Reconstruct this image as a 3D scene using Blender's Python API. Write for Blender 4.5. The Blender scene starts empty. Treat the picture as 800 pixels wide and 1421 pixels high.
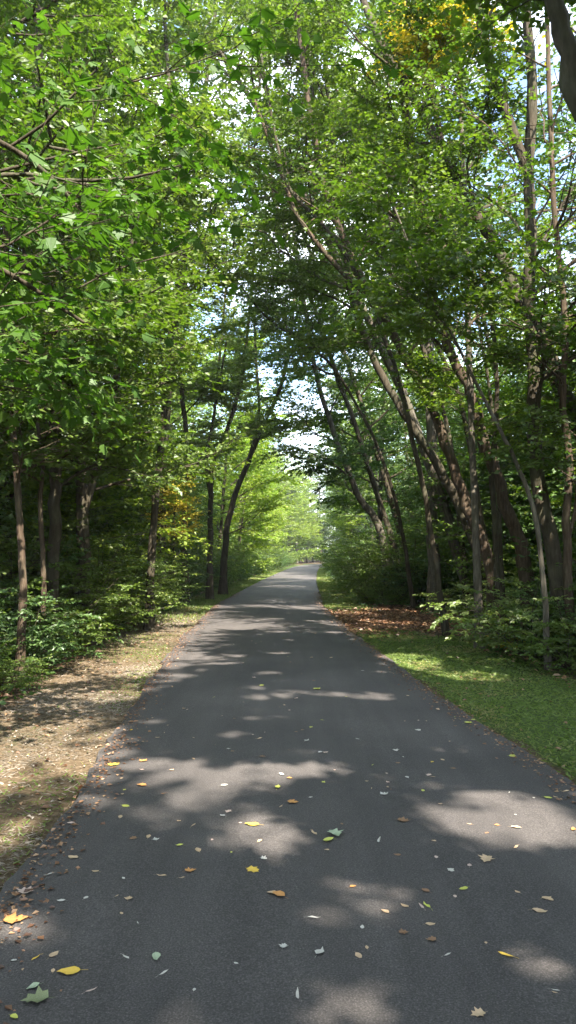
import bpy, math, numpy as np
from math import radians, sin, cos, tan, pi

C = bpy.context.scene.collection
R0 = np.random.default_rng(7)

# ------------------------------------------------------------------ camera model
F, CX, CY, CAMZ = 1040.0, 400.0, 710.5, 1.45
PITCH = math.atan(59.5 / F)
cp, sp = cos(PITCH), sin(PITCH)


def ray(px, py):
    u, v = (px - CX) / F, (CY - py) / F
    return np.array([u, cp - v * sp, sp + v * cp])


def at(px, py, Y):
    d = ray(px, py)
    return np.array([0, 0, CAMZ]) + d * (Y / d[1])


def on_ground(px, py, z=0.0):
    d = ray(px, py)
    return np.array([0, 0, CAMZ]) + d * ((CAMZ - z) / -d[2])


# ------------------------------------------------------------------ sun
SUN_EL, SUN_AZ = radians(51), radians(158)          # azimuth clockwise from +Y (the view direction)
S = np.array([sin(SUN_AZ) * cos(SUN_EL), cos(SUN_AZ) * cos(SUN_EL), sin(SUN_EL)])

# ------------------------------------------------------------------ path centre line
Lp = [on_ground(*p) for p in [(0, 1240), (98, 1100), (195, 960), (258, 880), (297, 840), (357, 807), (387, 794)]]
Rp = [on_ground(*p) for p in [(800, 1085), (600, 960), (490, 880), (447, 840), (441, 807), (441, 794)]]
HW = 1.56
_y = np.linspace(-14, 320, 1200)
_l = np.interp(_y, [p[1] for p in Lp], [p[0] for p in Lp])
_r = np.interp(_y, [p[1] for p in Rp], [p[0] for p in Rp])
cy_ = np.array([-14, 0, 3.3, 5.0, 8.2, 14, 22, 30, 41, 50, 63, 80, 94, 108, 120, 135, 160, 320], float)
cx_ = np.interp(cy_, _y, (_l + _r) / 2)
cx_[0], cx_[1], cx_[2], cx_[3] = 1.9, .62, .33, .26
cx_[11:] = [1.7, 2.35, 3.8, 5.8, 12.5, 32, 190]
_c = np.interp(_y, cy_, cx_)
k = np.ones(9) / 9
_c = np.convolve(np.pad(_c, 4, mode='edge'), k, 'valid')


def path_c(y):
    return np.interp(y, _y, _c)


# ------------------------------------------------------------------ smooth 2-D noise for the ground
_ng = np.random.default_rng(3).random((64, 64))


def vnoise(x, y):
    x, y = np.asarray(x, float), np.asarray(y, float)
    xi, yi = np.floor(x).astype(int), np.floor(y).astype(int)
    fx, fy = x - xi, y - yi
    fx, fy = fx * fx * (3 - 2 * fx), fy * fy * (3 - 2 * fy)
    g = lambda a, b: _ng[a % 64, b % 64]
    return (g(xi, yi) * (1 - fx) + g(xi + 1, yi) * fx) * (1 - fy) + (g(xi, yi + 1) * (1 - fx) + g(xi + 1, yi + 1) * fx) * fy


def gz(x, y):
    x, y = np.asarray(x, float), np.asarray(y, float)
    d = np.abs(x - path_c(y)) - HW
    w = np.clip((d - .1) / 3.0, 0, 1)
    h = -.045 + w * (.05 + .22 * (vnoise(x * .25 + 9, y * .25) - .5) + .05 * (vnoise(x * 1.3, y * 1.3) - .5))
    far = np.clip((d - 8) / 40, 0, 1)
    return h + far * .9 * (vnoise(x * .03, y * .03) - .35)


# ------------------------------------------------------------------ object helpers
def tag(o, label, cat, group=None, kind=None):
    if label:
        o['label'] = label
    if cat:
        o['category'] = cat
    if group:
        o['group'] = group
    if kind:
        o['kind'] = kind
    return o


def empty(name, loc, rz=0.0, s=1.0):
    o = bpy.data.objects.new(name, None)
    o.empty_display_size = .2
    C.objects.link(o)
    o.location = loc
    o.rotation_euler = (0, 0, rz)
    o.scale = (s, s, s)
    return o


def mesh_from(name, V, Fs, mat, smooth=False, tint=None):
    """Fs: list of int arrays (n,k)"""
    me = bpy.data.meshes.new(name)
    V = np.asarray(V, np.float32)
    me.vertices.add(len(V))
    me.vertices.foreach_set('co', V.ravel())
    loops = np.concatenate([f.ravel() for f in Fs]).astype(np.int32)
    tot = np.concatenate([np.full(len(f), f.shape[1], np.int32) for f in Fs])
    start = np.concatenate([[0], np.cumsum(tot)[:-1]]).astype(np.int32)
    me.loops.add(len(loops))
    me.loops.foreach_set('vertex_index', loops)
    me.polygons.add(len(tot))
    me.polygons.foreach_set('loop_start', start)
    me.polygons.foreach_set('loop_total', tot)
    me.polygons.foreach_set('use_smooth', np.full(len(tot), smooth))
    me.update(calc_edges=True)
    if tint is not None:
        a = me.attributes.new('tint', 'FLOAT', 'FACE')
        a.data.foreach_set('value', np.asarray(tint, np.float32))
    if mat:
        me.materials.append(mat)
    return me


def obj(name, me, parent=None, loc=None):
    o = bpy.data.objects.new(name, me)
    C.objects.link(o)
    if parent is not None:
        o.parent = parent
    if loc is not None:
        o.location = loc
    return o


# ------------------------------------------------------------------ materials
def nodes(name):
    m = bpy.data.materials.new(name)
    m.use_nodes = True
    nt = m.node_tree
    nt.nodes.clear()
    out = nt.nodes.new('ShaderNodeOutputMaterial')
    return m, nt, out


def ramp(nt, stops, interp='LINEAR'):
    r = nt.nodes.new('ShaderNodeValToRGB')
    r.color_ramp.interpolation = interp
    e = r.color_ramp.elements
    while len(e) < len(stops):
        e.new(.5)
    for q, (p, c) in zip(e, stops):
        q.position = p
        q.color = (*c, 1)
    return r


def leaf_mat(name, stops, trans=.42, gloss=.03, rough=.45, tcol=(1.2, 1.45, .4)):
    m, nt, out = nodes(name)
    L = nt.links
    at_ = nt.nodes.new('ShaderNodeAttribute')
    at_.attribute_name = 'tint'
    oi = nt.nodes.new('ShaderNodeObjectInfo')
    ad = nt.nodes.new('ShaderNodeMath')
    ad.operation = 'MULTIPLY_ADD'
    L.new(oi.outputs['Random'], ad.inputs[0])
    ad.inputs[1].default_value = .16
    L.new(at_.outputs['Fac'], ad.inputs[2])
    r = ramp(nt, stops)
    L.new(ad.outputs[0], r.inputs[0])
    d = nt.nodes.new('ShaderNodeBsdfDiffuse')
    t = nt.nodes.new('ShaderNodeBsdfTranslucent')
    mul = nt.nodes.new('ShaderNodeMix')
    mul.data_type = 'RGBA'
    mul.blend_type = 'MULTIPLY'
    mul.inputs[0].default_value = 1
    L.new(r.outputs[0], mul.inputs[6])
    mul.inputs[7].default_value = (*tcol, 1)
    L.new(r.outputs[0], d.inputs[0])
    L.new(mul.outputs[2], t.inputs[0])
    g = nt.nodes.new('ShaderNodeBsdfGlossy')
    g.inputs['Roughness'].default_value = rough
    g.inputs['Color'].default_value = (.9, .95, 1, 1)
    m1 = nt.nodes.new('ShaderNodeMixShader')
    m1.inputs[0].default_value = trans
    L.new(d.outputs[0], m1.inputs[1])
    L.new(t.outputs[0], m1.inputs[2])
    m2 = nt.nodes.new('ShaderNodeMixShader')
    m2.inputs[0].default_value = gloss
    L.new(m1.outputs[0], m2.inputs[1])
    L.new(g.outputs[0], m2.inputs[2])
    L.new(m2.outputs[0], out.inputs[0])
    return m


M = {}
M['leaf'] = leaf_mat('leaf_green', [(0, (.036, .074, .011)), (.45, (.068, .124, .020)), (.85, (.112, .170, .030)), (1, (.15, .19, .035))])
M['leaf_cool'] = leaf_mat('leaf_cool_green', [(0, (.034, .076, .020)), (.5, (.060, .122, .034)), (1, (.100, .170, .052))], trans=.36, gloss=.03)
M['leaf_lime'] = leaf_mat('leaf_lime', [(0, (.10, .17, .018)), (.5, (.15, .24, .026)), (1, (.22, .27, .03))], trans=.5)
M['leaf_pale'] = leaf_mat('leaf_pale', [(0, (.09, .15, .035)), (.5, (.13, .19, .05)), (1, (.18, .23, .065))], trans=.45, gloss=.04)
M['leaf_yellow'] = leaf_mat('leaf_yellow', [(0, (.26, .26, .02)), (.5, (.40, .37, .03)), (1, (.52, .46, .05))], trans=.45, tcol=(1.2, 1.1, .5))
M['leaf_maple'] = leaf_mat('leaf_maple', [(0, (.034, .080, .014)), (.5, (.055, .125, .022)), (1, (.095, .17, .032))], trans=.42, gloss=.015, rough=.5)
M['grass'] = leaf_mat('grass_green', [(0, (.06, .11, .018)), (.5, (.11, .18, .03)), (.8, (.16, .22, .05)), (1, (.26, .23, .10))], trans=.3, tcol=(1.2, 1.3, .5))
M['straw'] = leaf_mat('straw', [(0, (.06, .075, .022)), (.2, (.075, .085, .032)), (.4, (.125, .108, .075)), (.7, (.215, .19, .145)), (1, (.40, .365, .30))], trans=.2, gloss=.03, tcol=(1.1, 1, .7))
M['litter'] = leaf_mat('dead_leaves', [(0, (.07, .035, .018)), (.4, (.15, .075, .038)), (.7, (.26, .145, .075)), (1, (.42, .29, .17))], trans=.2, gloss=.05, tcol=(1.2, 1, .6))


def bark_mat(name, c1, c2, c3, moss=.35):
    m, nt, out = nodes(name)
    L = nt.links
    tc = nt.nodes.new('ShaderNodeTexCoord')
    mp = nt.nodes.new('ShaderNodeMapping')
    mp.inputs['Scale'].default_value = (26, 26, 4.5)
    L.new(tc.outputs['Object'], mp.inputs[0])
    n = nt.nodes.new('ShaderNodeTexNoise')
    n.inputs['Scale'].default_value = 1
    n.inputs['Detail'].default_value = 6
    n.inputs['Roughness'].default_value = .65
    L.new(mp.outputs[0], n.inputs['Vector'])
    r = ramp(nt, [(.3, c1), (.52, c2), (.75, c3)])
    L.new(n.outputs['Fac'], r.inputs[0])
    n2 = nt.nodes.new('ShaderNodeTexNoise')
    n2.inputs['Scale'].default_value = 1.7
    n2.inputs['Detail'].default_value = 4
    L.new(tc.outputs['Object'], n2.inputs['Vector'])
    r2 = ramp(nt, [(.5, (0, 0, 0)), (.68, (moss,) * 3)])
    L.new(n2.outputs['Fac'], r2.inputs[0])
    mx = nt.nodes.new('ShaderNodeMix')
    mx.data_type = 'RGBA'
    L.new(r2.outputs[0], mx.inputs[0])
    L.new(r.outputs[0], mx.inputs[6])
    mx.inputs[7].default_value = (.11, .13, .075, 1)
    p = nt.nodes.new('ShaderNodeBsdfPrincipled')
    p.inputs['Roughness'].default_value = .9
    p.inputs['Specular IOR Level'].default_value = .2
    L.new(mx.outputs[2], p.inputs['Base Color'])
    b = nt.nodes.new('ShaderNodeBump')
    b.inputs['Strength'].default_value = .8
    b.inputs['Distance'].default_value = .02
    L.new(n.outputs['Fac'], b.inputs['Height'])
    L.new(b.outputs[0], p.inputs['Normal'])
    L.new(p.outputs[0], out.inputs[0])
    return m


M['bark'] = bark_mat('bark_brown', (.022, .019, .012), (.052, .045, .030), (.098, .088, .065))
M['bark_red'] = bark_mat('bark_reddish', (.028, .020, .012), (.070, .052, .035), (.14, .11, .078), .2)
M['bark_grey'] = bark_mat('bark_grey', (.042, .038, .029), (.095, .087, .067), (.18, .168, .135), .25)


# asphalt
def asphalt():
    m, nt, out = nodes('asphalt')
    L = nt.links
    tc = nt.nodes.new('ShaderNodeTexCoord')
    n1 = nt.nodes.new('ShaderNodeTexNoise')
    n1.inputs['Scale'].default_value = 150
    n1.inputs['Detail'].default_value = 3
    n1.inputs['Roughness'].default_value = .7
    n2 = nt.nodes.new('ShaderNodeTexNoise')
    n2.inputs['Scale'].default_value = .9
    n2.inputs['Detail'].default_value = 5
    n3 = nt.nodes.new('ShaderNodeTexVoronoi')
    n3.inputs['Scale'].default_value = 110
    mp = nt.nodes.new('ShaderNodeMapping')
    mp.inputs['Scale'].default_value = (3.2, .25, 1)
    n4 = nt.nodes.new('ShaderNodeTexNoise')          # faint paving-machine streaks along the path
    n4.inputs['Scale'].default_value = 2
    n4.inputs['Detail'].default_value = 4
    L.new(tc.outputs['Object'], mp.inputs[0])
    L.new(mp.outputs[0], n4.inputs['Vector'])
    for n in (n1, n2, n3):
        L.new(tc.outputs['Object'], n.inputs['Vector'])
    r1 = ramp(nt, [(.30, (.042, .041, .040)), (.55, (.082, .080, .078)), (.72, (.16, .155, .15))])
    L.new(n1.outputs['Fac'], r1.inputs[0])
    r3 = ramp(nt, [(0, (1.5, 1.46, 1.4)), (.25, (1.0, 1.0, 1.0)), (.7, (.75, .75, .75))])
    L.new(n3.outputs['Distance'], r3.inputs[0])
    r2 = ramp(nt, [(.3, (.80, .80, .80)), (.7, (1.22, 1.2, 1.17))])
    L.new(n2.outputs['Fac'], r2.inputs[0])
    r4 = ramp(nt, [(.3, (.88, .88, .88)), (.7, (1.12, 1.12, 1.12))])
    L.new(n4.outputs['Fac'], r4.inputs[0])
    cur = r1.outputs[0]
    for o in (r3.outputs[0], r2.outputs[0], r4.outputs[0]):
        x = nt.nodes.new('ShaderNodeMix')
        x.data_type = 'RGBA'
        x.blend_type = 'MULTIPLY'
        x.inputs[0].default_value = 1
        L.new(cur, x.inputs[6])
        L.new(o, x.inputs[7])
        cur = x.outputs[2]
    p = nt.nodes.new('ShaderNodeBsdfPrincipled')
    p.inputs['Roughness'].default_value = .78
    p.inputs['Specular IOR Level'].default_value = .35
    L.new(cur, p.inputs['Base Color'])
    b = nt.nodes.new('ShaderNodeBump')
    b.inputs['Strength'].default_value = .55
    b.inputs['Distance'].default_value = .006
    L.new(n1.outputs['Fac'], b.inputs['Height'])
    L.new(b.outputs[0], p.inputs['Normal'])
    L.new(p.outputs[0], out.inputs[0])
    return m


def ground_mat():
    m, nt, out = nodes('ground_soil')
    L = nt.links
    tc = nt.nodes.new('ShaderNodeTexCoord')

    def noise(s, d=5, rg=.6):
        n = nt.nodes.new('ShaderNodeTexNoise')
        n.inputs['Scale'].default_value = s
        n.inputs['Detail'].default_value = d
        n.inputs['Roughness'].default_value = rg
        L.new(tc.outputs['Object'], n.inputs['Vector'])
        return n
    n1, n2 = noise(22, 6, .7), noise(2.2)
    soil = ramp(nt, [(.3, (.035, .026, .016)), (.5, (.075, .055, .034)), (.7, (.15, .11, .07))])
    dry = ramp(nt, [(.3, (.05, .037, .022)), (.5, (.11, .085, .052)), (.72, (.21, .165, .11))])
    grs = ramp(nt, [(.3, (.028, .045, .012)), (.5, (.055, .09, .022)), (.72, (.10, .13, .04))])
    for r in (soil, dry, grs):
        L.new(n1.outputs['Fac'], r.inputs[0])
    cur = soil.outputs[0]
    for nm, r in (('dry', dry), ('green', grs)):
        a = nt.nodes.new('ShaderNodeAttribute')
        a.attribute_name = nm
        ad = nt.nodes.new('ShaderNodeMath')
        ad.operation = 'ADD'
        L.new(a.outputs['Fac'], ad.inputs[0])
        sb = nt.nodes.new('ShaderNodeMath')
        sb.operation = 'MULTIPLY_ADD'
        L.new(n2.outputs['Fac'], sb.inputs[0])
        sb.inputs[1].default_value = 1.2
        sb.inputs[2].default_value = -.6
        L.new(sb.outputs[0], ad.inputs[1])
        rr = ramp(nt, [(.35, (0, 0, 0)), (.65, (1, 1, 1))])
        L.new(ad.outputs[0], rr.inputs[0])
        x = nt.nodes.new('ShaderNodeMix')
        x.data_type = 'RGBA'
        L.new(rr.outputs[0], x.inputs[0])
        L.new(cur, x.inputs[6])
        L.new(r.outputs[0], x.inputs[7])
        cur = x.outputs[2]
    p = nt.nodes.new('ShaderNodeBsdfPrincipled')
    p.inputs['Roughness'].default_value = .95
    p.inputs['Specular IOR Level'].default_value = .1
    L.new(cur, p.inputs['Base Color'])
    b = nt.nodes.new('ShaderNodeBump')
    b.inputs['Strength'].default_value = .9
    b.inputs['Distance'].default_value = .03
    L.new(n1.outputs['Fac'], b.inputs['Height'])
    L.new(b.outputs[0], p.inputs['Normal'])
    L.new(p.outputs[0], out.inputs[0])
    return m


M['asphalt'] = asphalt()
M['ground'] = ground_mat()


# ------------------------------------------------------------------ ground and path
def zones(x, y):
    """returns dry, green, litter weights on the ground"""
    d = x - path_c(y)
    left = (d < 0)
    e = np.abs(d) - HW
    wob = .35 * (vnoise(x * .9, y * .9) - .5)
    far = np.clip((y - 15) / 9, 0, 1)
    dry = np.where(left, np.clip((1.4 - e + wob) / .4, 0, 1) * (1 - .85 * far), np.clip((.12 - e) / .1, 0, 1) * .8)
    lawn = np.where(left, np.clip((1.4 - e + wob) / .4, 0, 1) * far,
                    np.clip(((np.where(y < 14, 2.3, 1.6)) - e) / .6, 0, 1) * np.clip((e - .02) / .12, 0, 1))
    lit = (~left) * np.exp(-(((y - 16.8 - .25 * d) / 2.9) ** 4)) * np.clip((3.7 - e + wob) / .6, 0, 1)
    lawn = lawn * (1 - lit)
    dry = dry * (1 - lit)
    return dry, lawn, lit


def grid_axis(a, b, step, far, grow=1.35):
    xs = list(np.arange(a, b + 1e-6, step))
    s, x = step, b
    while x < far:
        s *= grow
        x += s
        xs.append(x)
    s, x = step, a
    while x > -far:
        s *= grow
        x -= s
        xs.insert(0, x)
    return np.array(xs)


gx, gy = grid_axis(-9, 10, .22, 900), grid_axis(-2, 60, .3, 900)
X, Y = np.meshgrid(gx, gy)
Z = gz(X, Y)
V = np.stack([X.ravel(), Y.ravel(), Z.ravel()], 1)
nx, ny = len(gx), len(gy)
i = (np.arange(ny - 1)[:, None] * nx + np.arange(nx - 1)[None, :]).ravel()
me = mesh_from('ground', V, [np.stack([i, i + 1, i + nx + 1, i + nx], 1)], M['ground'], True)
dry, lawn, lit = zones(V[:, 0], V[:, 1])
for nm, val in (('dry', dry), ('green', lawn)):
    a = me.attributes.new(nm, 'FLOAT', 'POINT')
    a.data.foreach_set('value', val.astype(np.float32))
tag(obj('ground', me), 'bare soil and leaf mould of the wood with mown verges beside the path', None, None, 'structure')

ys = np.concatenate([np.arange(-14, 40, .12), np.arange(40, 320, .8)])
c = path_c(ys)
tx = np.gradient(c, ys)
ln = np.sqrt(1 + tx ** 2)
nxv, nyv = 1 / ln, -tx / ln
rg = np.random.default_rng(5)


def wob(s):
    return .06 * (vnoise(ys * 1.7 + s, ys * 0 + s) - .5) + .05 * (vnoise(ys * 6 + s, ys * 0 + 3) - .5)


prof = [(-HW - .03, -.10), (-HW, -.006), (-HW + .05, .004), (-HW / 2, .014), (0, .022), (HW / 2, .014), (HW - .05, .004), (HW, -.006), (HW + .03, -.10)]
rows = []
for j, (o_, z_) in enumerate(prof):
    w_ = wob(11) if j < 2 else (wob(37) if j > 6 else 0)
    rows.append(np.stack([c + nxv * (o_ + w_), ys + nyv * (o_ + w_), np.full(len(ys), z_)], 1))
V = np.stack(rows, 1).reshape(-1, 3)
K = len(prof)
i = (np.arange(len(ys) - 1)[:, None] * K + np.arange(K - 1)[None, :]).ravel()
tag(obj('path', mesh_from('path', V, [np.stack([i, i + 1, i + K + 1, i + K], 1)], M['asphalt'], False)),
    'dark asphalt path strewn with fallen leaves, running away between the woods', None, None, 'structure')

# ------------------------------------------------------------------ sun gaps (openings in the canopy along the sun's direction)
# on the ground: (px, py, half width px, half height px, share of leaves left)
GAPS = [(725, 1152, 118, 30, .05), (745, 1108, 85, 13, .05), (620, 1130, 60, 14, .3), (350, 1141, 44, 15, .02), (293, 1100, 50, 11, .25),
        (285, 1077, 60, 9, .1), (400, 1071, 62, 12, .1), (215, 1064, 50, 8, .3), (140, 1110, 32, 11, .2), (235, 1120, 34, 8, .35),
        (250, 1412, 65, 22, .25), (470, 1392, 110, 30, .55), (505, 1246, 75, 17, .5), (95, 1296, 35, 17, .45), (450, 1068, 60, 9, .3),
        (640, 1095, 70, 6, .25), (370, 970, 36, 4, .15), (430, 963, 50, 3, .3), (350, 957, 22, 3, .1), (250, 940, 25, 3, .4), (480, 968, 40, 3, .3),
        (565, 912, 40, 10, .1), (650, 934, 60, 7, .3), (60, 1010, 45, 9, .45), (115, 1060, 30, 12, .4), (160, 960, 55, 7, .3), (60, 940, 50, 7, .4),
        (330, 842, 110, 2.2, .05), (420, 845, 40, 1.8, .05), (400, 808, 55, 1.6, .05), (300, 870, 60, 3, .35), (600, 866, 50, 4, .2), (520, 862, 30, 4, .3),
        (20, 1150, 30, 25, .3), (705, 872, 22, 4, .1), (42, 912, 14, 3, .3)]
GAPW = []
for (px, py, hw, hh, keep) in GAPS:
    c0 = on_ground(px, py)
    a = on_ground(px + hw, py) - c0
    b = on_ground(px, py - hh) - on_ground(px, py + hh)
    GAPW.append((c0[0], c0[1], abs(a[0]), abs(b[1]) / 2, keep * .35))
_rg = np.random.default_rng(77)
for q in range(44):                                # small chinks in the leaves
    y_ = 2.4 + 17 * _rg.random() ** 1.2
    GAPW.append((float(path_c(y_)) + _rg.uniform(-1.5, 1.5), y_, _rg.uniform(.06, .26), _rg.uniform(.05, .16), 0.0))
# in the air: a leaf mass that stands in the sun (point, radius, share left in the way)
AIR = []


def air(px, py, Y, r, keep=.2):
    AIR.append((at(px, py, Y), r, keep))


air(200, 130, 9, .6, .15)
air(215, 250, 11, .9, .2)
air(20, 300, 4.2, .35, .1)
air(592, 545, 15, .8, 0)
air(762, 700, 11, .35, 0)
air(782, 440, 10.5, .3, 0)
air(650, 560, 13, 1.2, .25)
air(620, 380, 14, 1.0, .35)
air(500, 690, 26, .9, 0)
air(300, 520, 30, 3, .3)
air(240, 695, 21, .9, .1)
air(642, 120, 12.2, 1.1, .05)


def sun_keep(P, rng):
    """mask of leaves that stay"""
    t = P[:, 2] / S[2]
    G = P[:, :2] - S[None, :2] * t[:, None]
    keep = np.ones(len(P), bool)
    u = rng.random(len(P))
    hi = P[:, 2] > .9
    for (x, y, a, b, k_) in GAPW:
        a2, b2 = a + .03, b + .03
        q = ((G[:, 0] - x) / a2) ** 2 + ((G[:, 1] - y) / b2) ** 2
        keep &= ~((q < 1) & hi & (u > k_))
    for (p, r, k_) in AIR:
        d = P - p[None]
        t = d @ S
        pr = d - t[:, None] * S[None]
        keep &= ~((np.einsum('ij,ij->i', pr, pr) < r * r) & (t > r) & (u > k_))
    return keep


OG = np.array(sorted([g for g in GAPW if g[4] <= .06 and g[2] > .3], key=lambda g: -g[2] * g[3] * (g[1] < 7))[:14])


def open_gap(p, n=99):
    if p[2] < .9:
        return False
    g = p[:2] - S[:2] * p[2] / S[2]
    return bool((((g[0] - OG[:n, 0]) / (OG[:n, 2] + .05)) ** 2 + ((g[1] - OG[:n, 1]) / (OG[:n, 3] + .05)) ** 2 < 1).any())


# ------------------------------------------------------------------ tubes
def frame(d):
    d = d / np.maximum(np.linalg.norm(d, axis=-1, keepdims=True), 1e-9)
    ref = np.where(np.abs(d[..., 2:3]) > .9, np.array([1., 0, 0]), np.array([0, 0, 1.]))
    a = np.cross(d, ref)
    a /= np.maximum(np.linalg.norm(a, axis=-1, keepdims=True), 1e-9)
    return a, np.cross(a, d)


def smooth_line(P, n):
    """Catmull-Rom through P"""
    P = np.asarray(P, float)
    Q = np.vstack([2 * P[0] - P[1], P, 2 * P[-1] - P[-2]])
    m = len(P) - 1
    u = np.linspace(0, m - 1e-6, n)
    i_ = u.astype(int)
    t = (u - i_)[:, None]
    a, b, c_, d = Q[i_], Q[i_ + 1], Q[i_ + 2], Q[i_ + 3]
    return .5 * ((2 * b) + (-a + c_) * t + (2 * a - 5 * b + 4 * c_ - d) * t * t + (-a + 3 * b - 3 * c_ + d) * t ** 3)


class Wood:
    def __init__(s):
        s.V, s.Fs, s.n = [], [], 0

    def tube(s, P, r, sides, rng=None, lump=0.0):
        P, r = np.asarray(P, float), np.asarray(r, float)
        T = np.gradient(P, axis=0)
        a, b = frame(T)
        th = np.arange(sides) * 2 * pi / sides
        rr = r[:, None] * np.ones(sides)
        if lump and rng is not None:
            rr = rr * (1 + lump * (rng.random((len(P), sides)) - .5) + lump * .8 * np.sin(th * 3 + 1)[None])
        V = P[:, None] + rr[..., None] * (a[:, None] * np.cos(th)[None, :, None] + b[:, None] * np.sin(th)[None, :, None])
        n = len(P)
        i_ = (np.arange(n - 1)[:, None] * sides + np.arange(sides)[None]).ravel()
        j_ = (np.arange(n - 1)[:, None] * sides + (np.arange(sides)[None] + 1) % sides).ravel()
        s.V.append(V.reshape(-1, 3))
        s.Fs.append(np.stack([i_, j_, j_ + sides, i_ + sides], 1) + s.n)
        s.n += n * sides

    def sticks(s, A, B, r):
        """many straight three-sided twigs at once"""
        if not len(A):
            return
        a, b = frame(B - A)
        n = len(A)
        V = np.zeros((n, 4, 3))
        for q in range(3):
            th = q * 2 * pi / 3
            V[:, q] = A + r[:, None] * (a * cos(th) + b * sin(th))
        V[:, 3] = B
        base = np.arange(n)[:, None] * 4 + s.n
        s.V.append(V.reshape(-1, 3))
        for q in range(3):
            s.Fs.append(np.stack([base[:, 0] + q, base[:, 0] + (q + 1) % 3, base[:, 0] + 3], 1))
        s.n += n * 4

    def mesh(s, name, mat, origin):
        return mesh_from(name, np.concatenate(s.V) - origin, s.Fs, mat, True)


# leaf outlines in (along, across, up)
LEAF4 = np.array([(0, 0, 0), (.45, .36, .05), (1, 0, -.06), (.45, -.36, .05)])
LEAF6 = np.array([(0, 0, 0), (.28, .27, .04), (.68, .24, .03), (1, 0, -.10), (.68, -.24, .03), (.28, -.27, .04)])
MAPLE = np.array([(0, 0, 0), (.05, .30, .0), (.22, .28, .03), (.40, .56, -.04), (.52, .26, .03), (.74, .30, 0), (.78, .12, .02), (1.05, 0, -.08),
                  (.78, -.12, .02), (.74, -.30, 0), (.52, -.26, .03), (.40, -.56, -.04), (.22, -.28, .03), (.05, -.30, .0)])
LEAFB = np.array([(0, 0, 0), (.3, .10, .02), (1, 0, -.12), (.3, -.10, .02)])


def leaves_mesh(name, P, D, N, size, tint, shape, mat, origin=(0, 0, 0)):
    """P base, D axis, N normal"""
    D = D / np.linalg.norm(D, axis=1, keepdims=True)
    W = np.cross(N, D)
    W /= np.maximum(np.linalg.norm(W, axis=1, keepdims=True), 1e-9)
    U = np.cross(D, W)
    k_ = len(shape)
    V = P[:, None] + size[:, None, None] * (shape[None, :, 0:1] * D[:, None] + shape[None, :, 1:2] * W[:, None] + shape[None, :, 2:3] * U[:, None])
    n = len(P)
    b = np.arange(n)[:, None] * k_
    if k_ == 4:
        Fs = [np.concatenate([b + np.array([[0, 1, 2]]), b + np.array([[0, 2, 3]])])]
        t = np.concatenate([tint, tint])
    elif k_ == 6:
        Fs = [np.concatenate([b + np.array([[0, 1, 2, 3]]), b + np.array([[0, 3, 4, 5]])])]
        t = np.concatenate([tint, tint])
    else:
        h = k_ // 2
        Fs = [np.concatenate([b + np.arange(0, h + 1)[None], b + np.array([[0] + list(range(h, k_))])])]
        t = np.concatenate([tint, tint])
    return mesh_from(name, V.reshape(-1, 3) - np.asarray(origin), Fs, mat, False, t)


def unit(v):
    return v / np.maximum(np.linalg.norm(v, axis=-1, keepdims=True), 1e-9)


def twig_leaves(rng, A, D, Ln, per, size, flat=.75, droop=.25, clump=None):
    """leaves set left and right along many twigs; returns P, D, N, size, tint"""
    n = len(A)
    t = (np.arange(per)[None] + .5 + .6 * (rng.random((n, per)) - .5)) / per
    up = np.array([0, 0, 1.])
    D = unit(D)
    side = unit(np.cross(D, up[None]) + 1e-6)
    sgn = np.where(np.arange(per)[None] % 2, 1., -1.) * np.ones((n, 1))
    P = A[:, None] + D[:, None] * (Ln[:, None] * t)[..., None]
    P[..., 2] -= droop * .5 * (Ln[:, None] * t) ** 2
    fwd = .35 + .5 * t
    ax = D[:, None] * fwd[..., None] + side[:, None] * (sgn * (1.05 - .45 * t))[..., None]
    ax = ax + rng.normal(0, .28, (n, per, 3))
    ax[..., 2] -= droop * (.3 + .7 * rng.random((n, per)))
    N = up[None, None] * flat + rng.normal(0, .42, (n, per, 3))
    N = N - .35 * side[:, None] * sgn[..., None]
    sz = size * (.65 + .6 * rng.random((n, per)))
    tw = rng.random(n) if clump is None else clump
    ti = .18 + .42 * tw[:, None] + .40 * rng.random((n, per))
    f = lambda q: q.reshape(-1, 3)
    return f(P), f(ax), f(N), sz.ravel(), ti.ravel()


def limb_line(rng, p, d, L, n=7, lift=.15, wig=.18):
    pts = [p]
    d = unit(d)
    for q in range(n - 1):
        d = unit(d + rng.normal(0, wig, 3) * np.array([1, 1, .7]) + np.array([0, 0, lift]))
        pts.append(pts[-1] + d * L / (n - 1))
    return np.array(pts)


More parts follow.
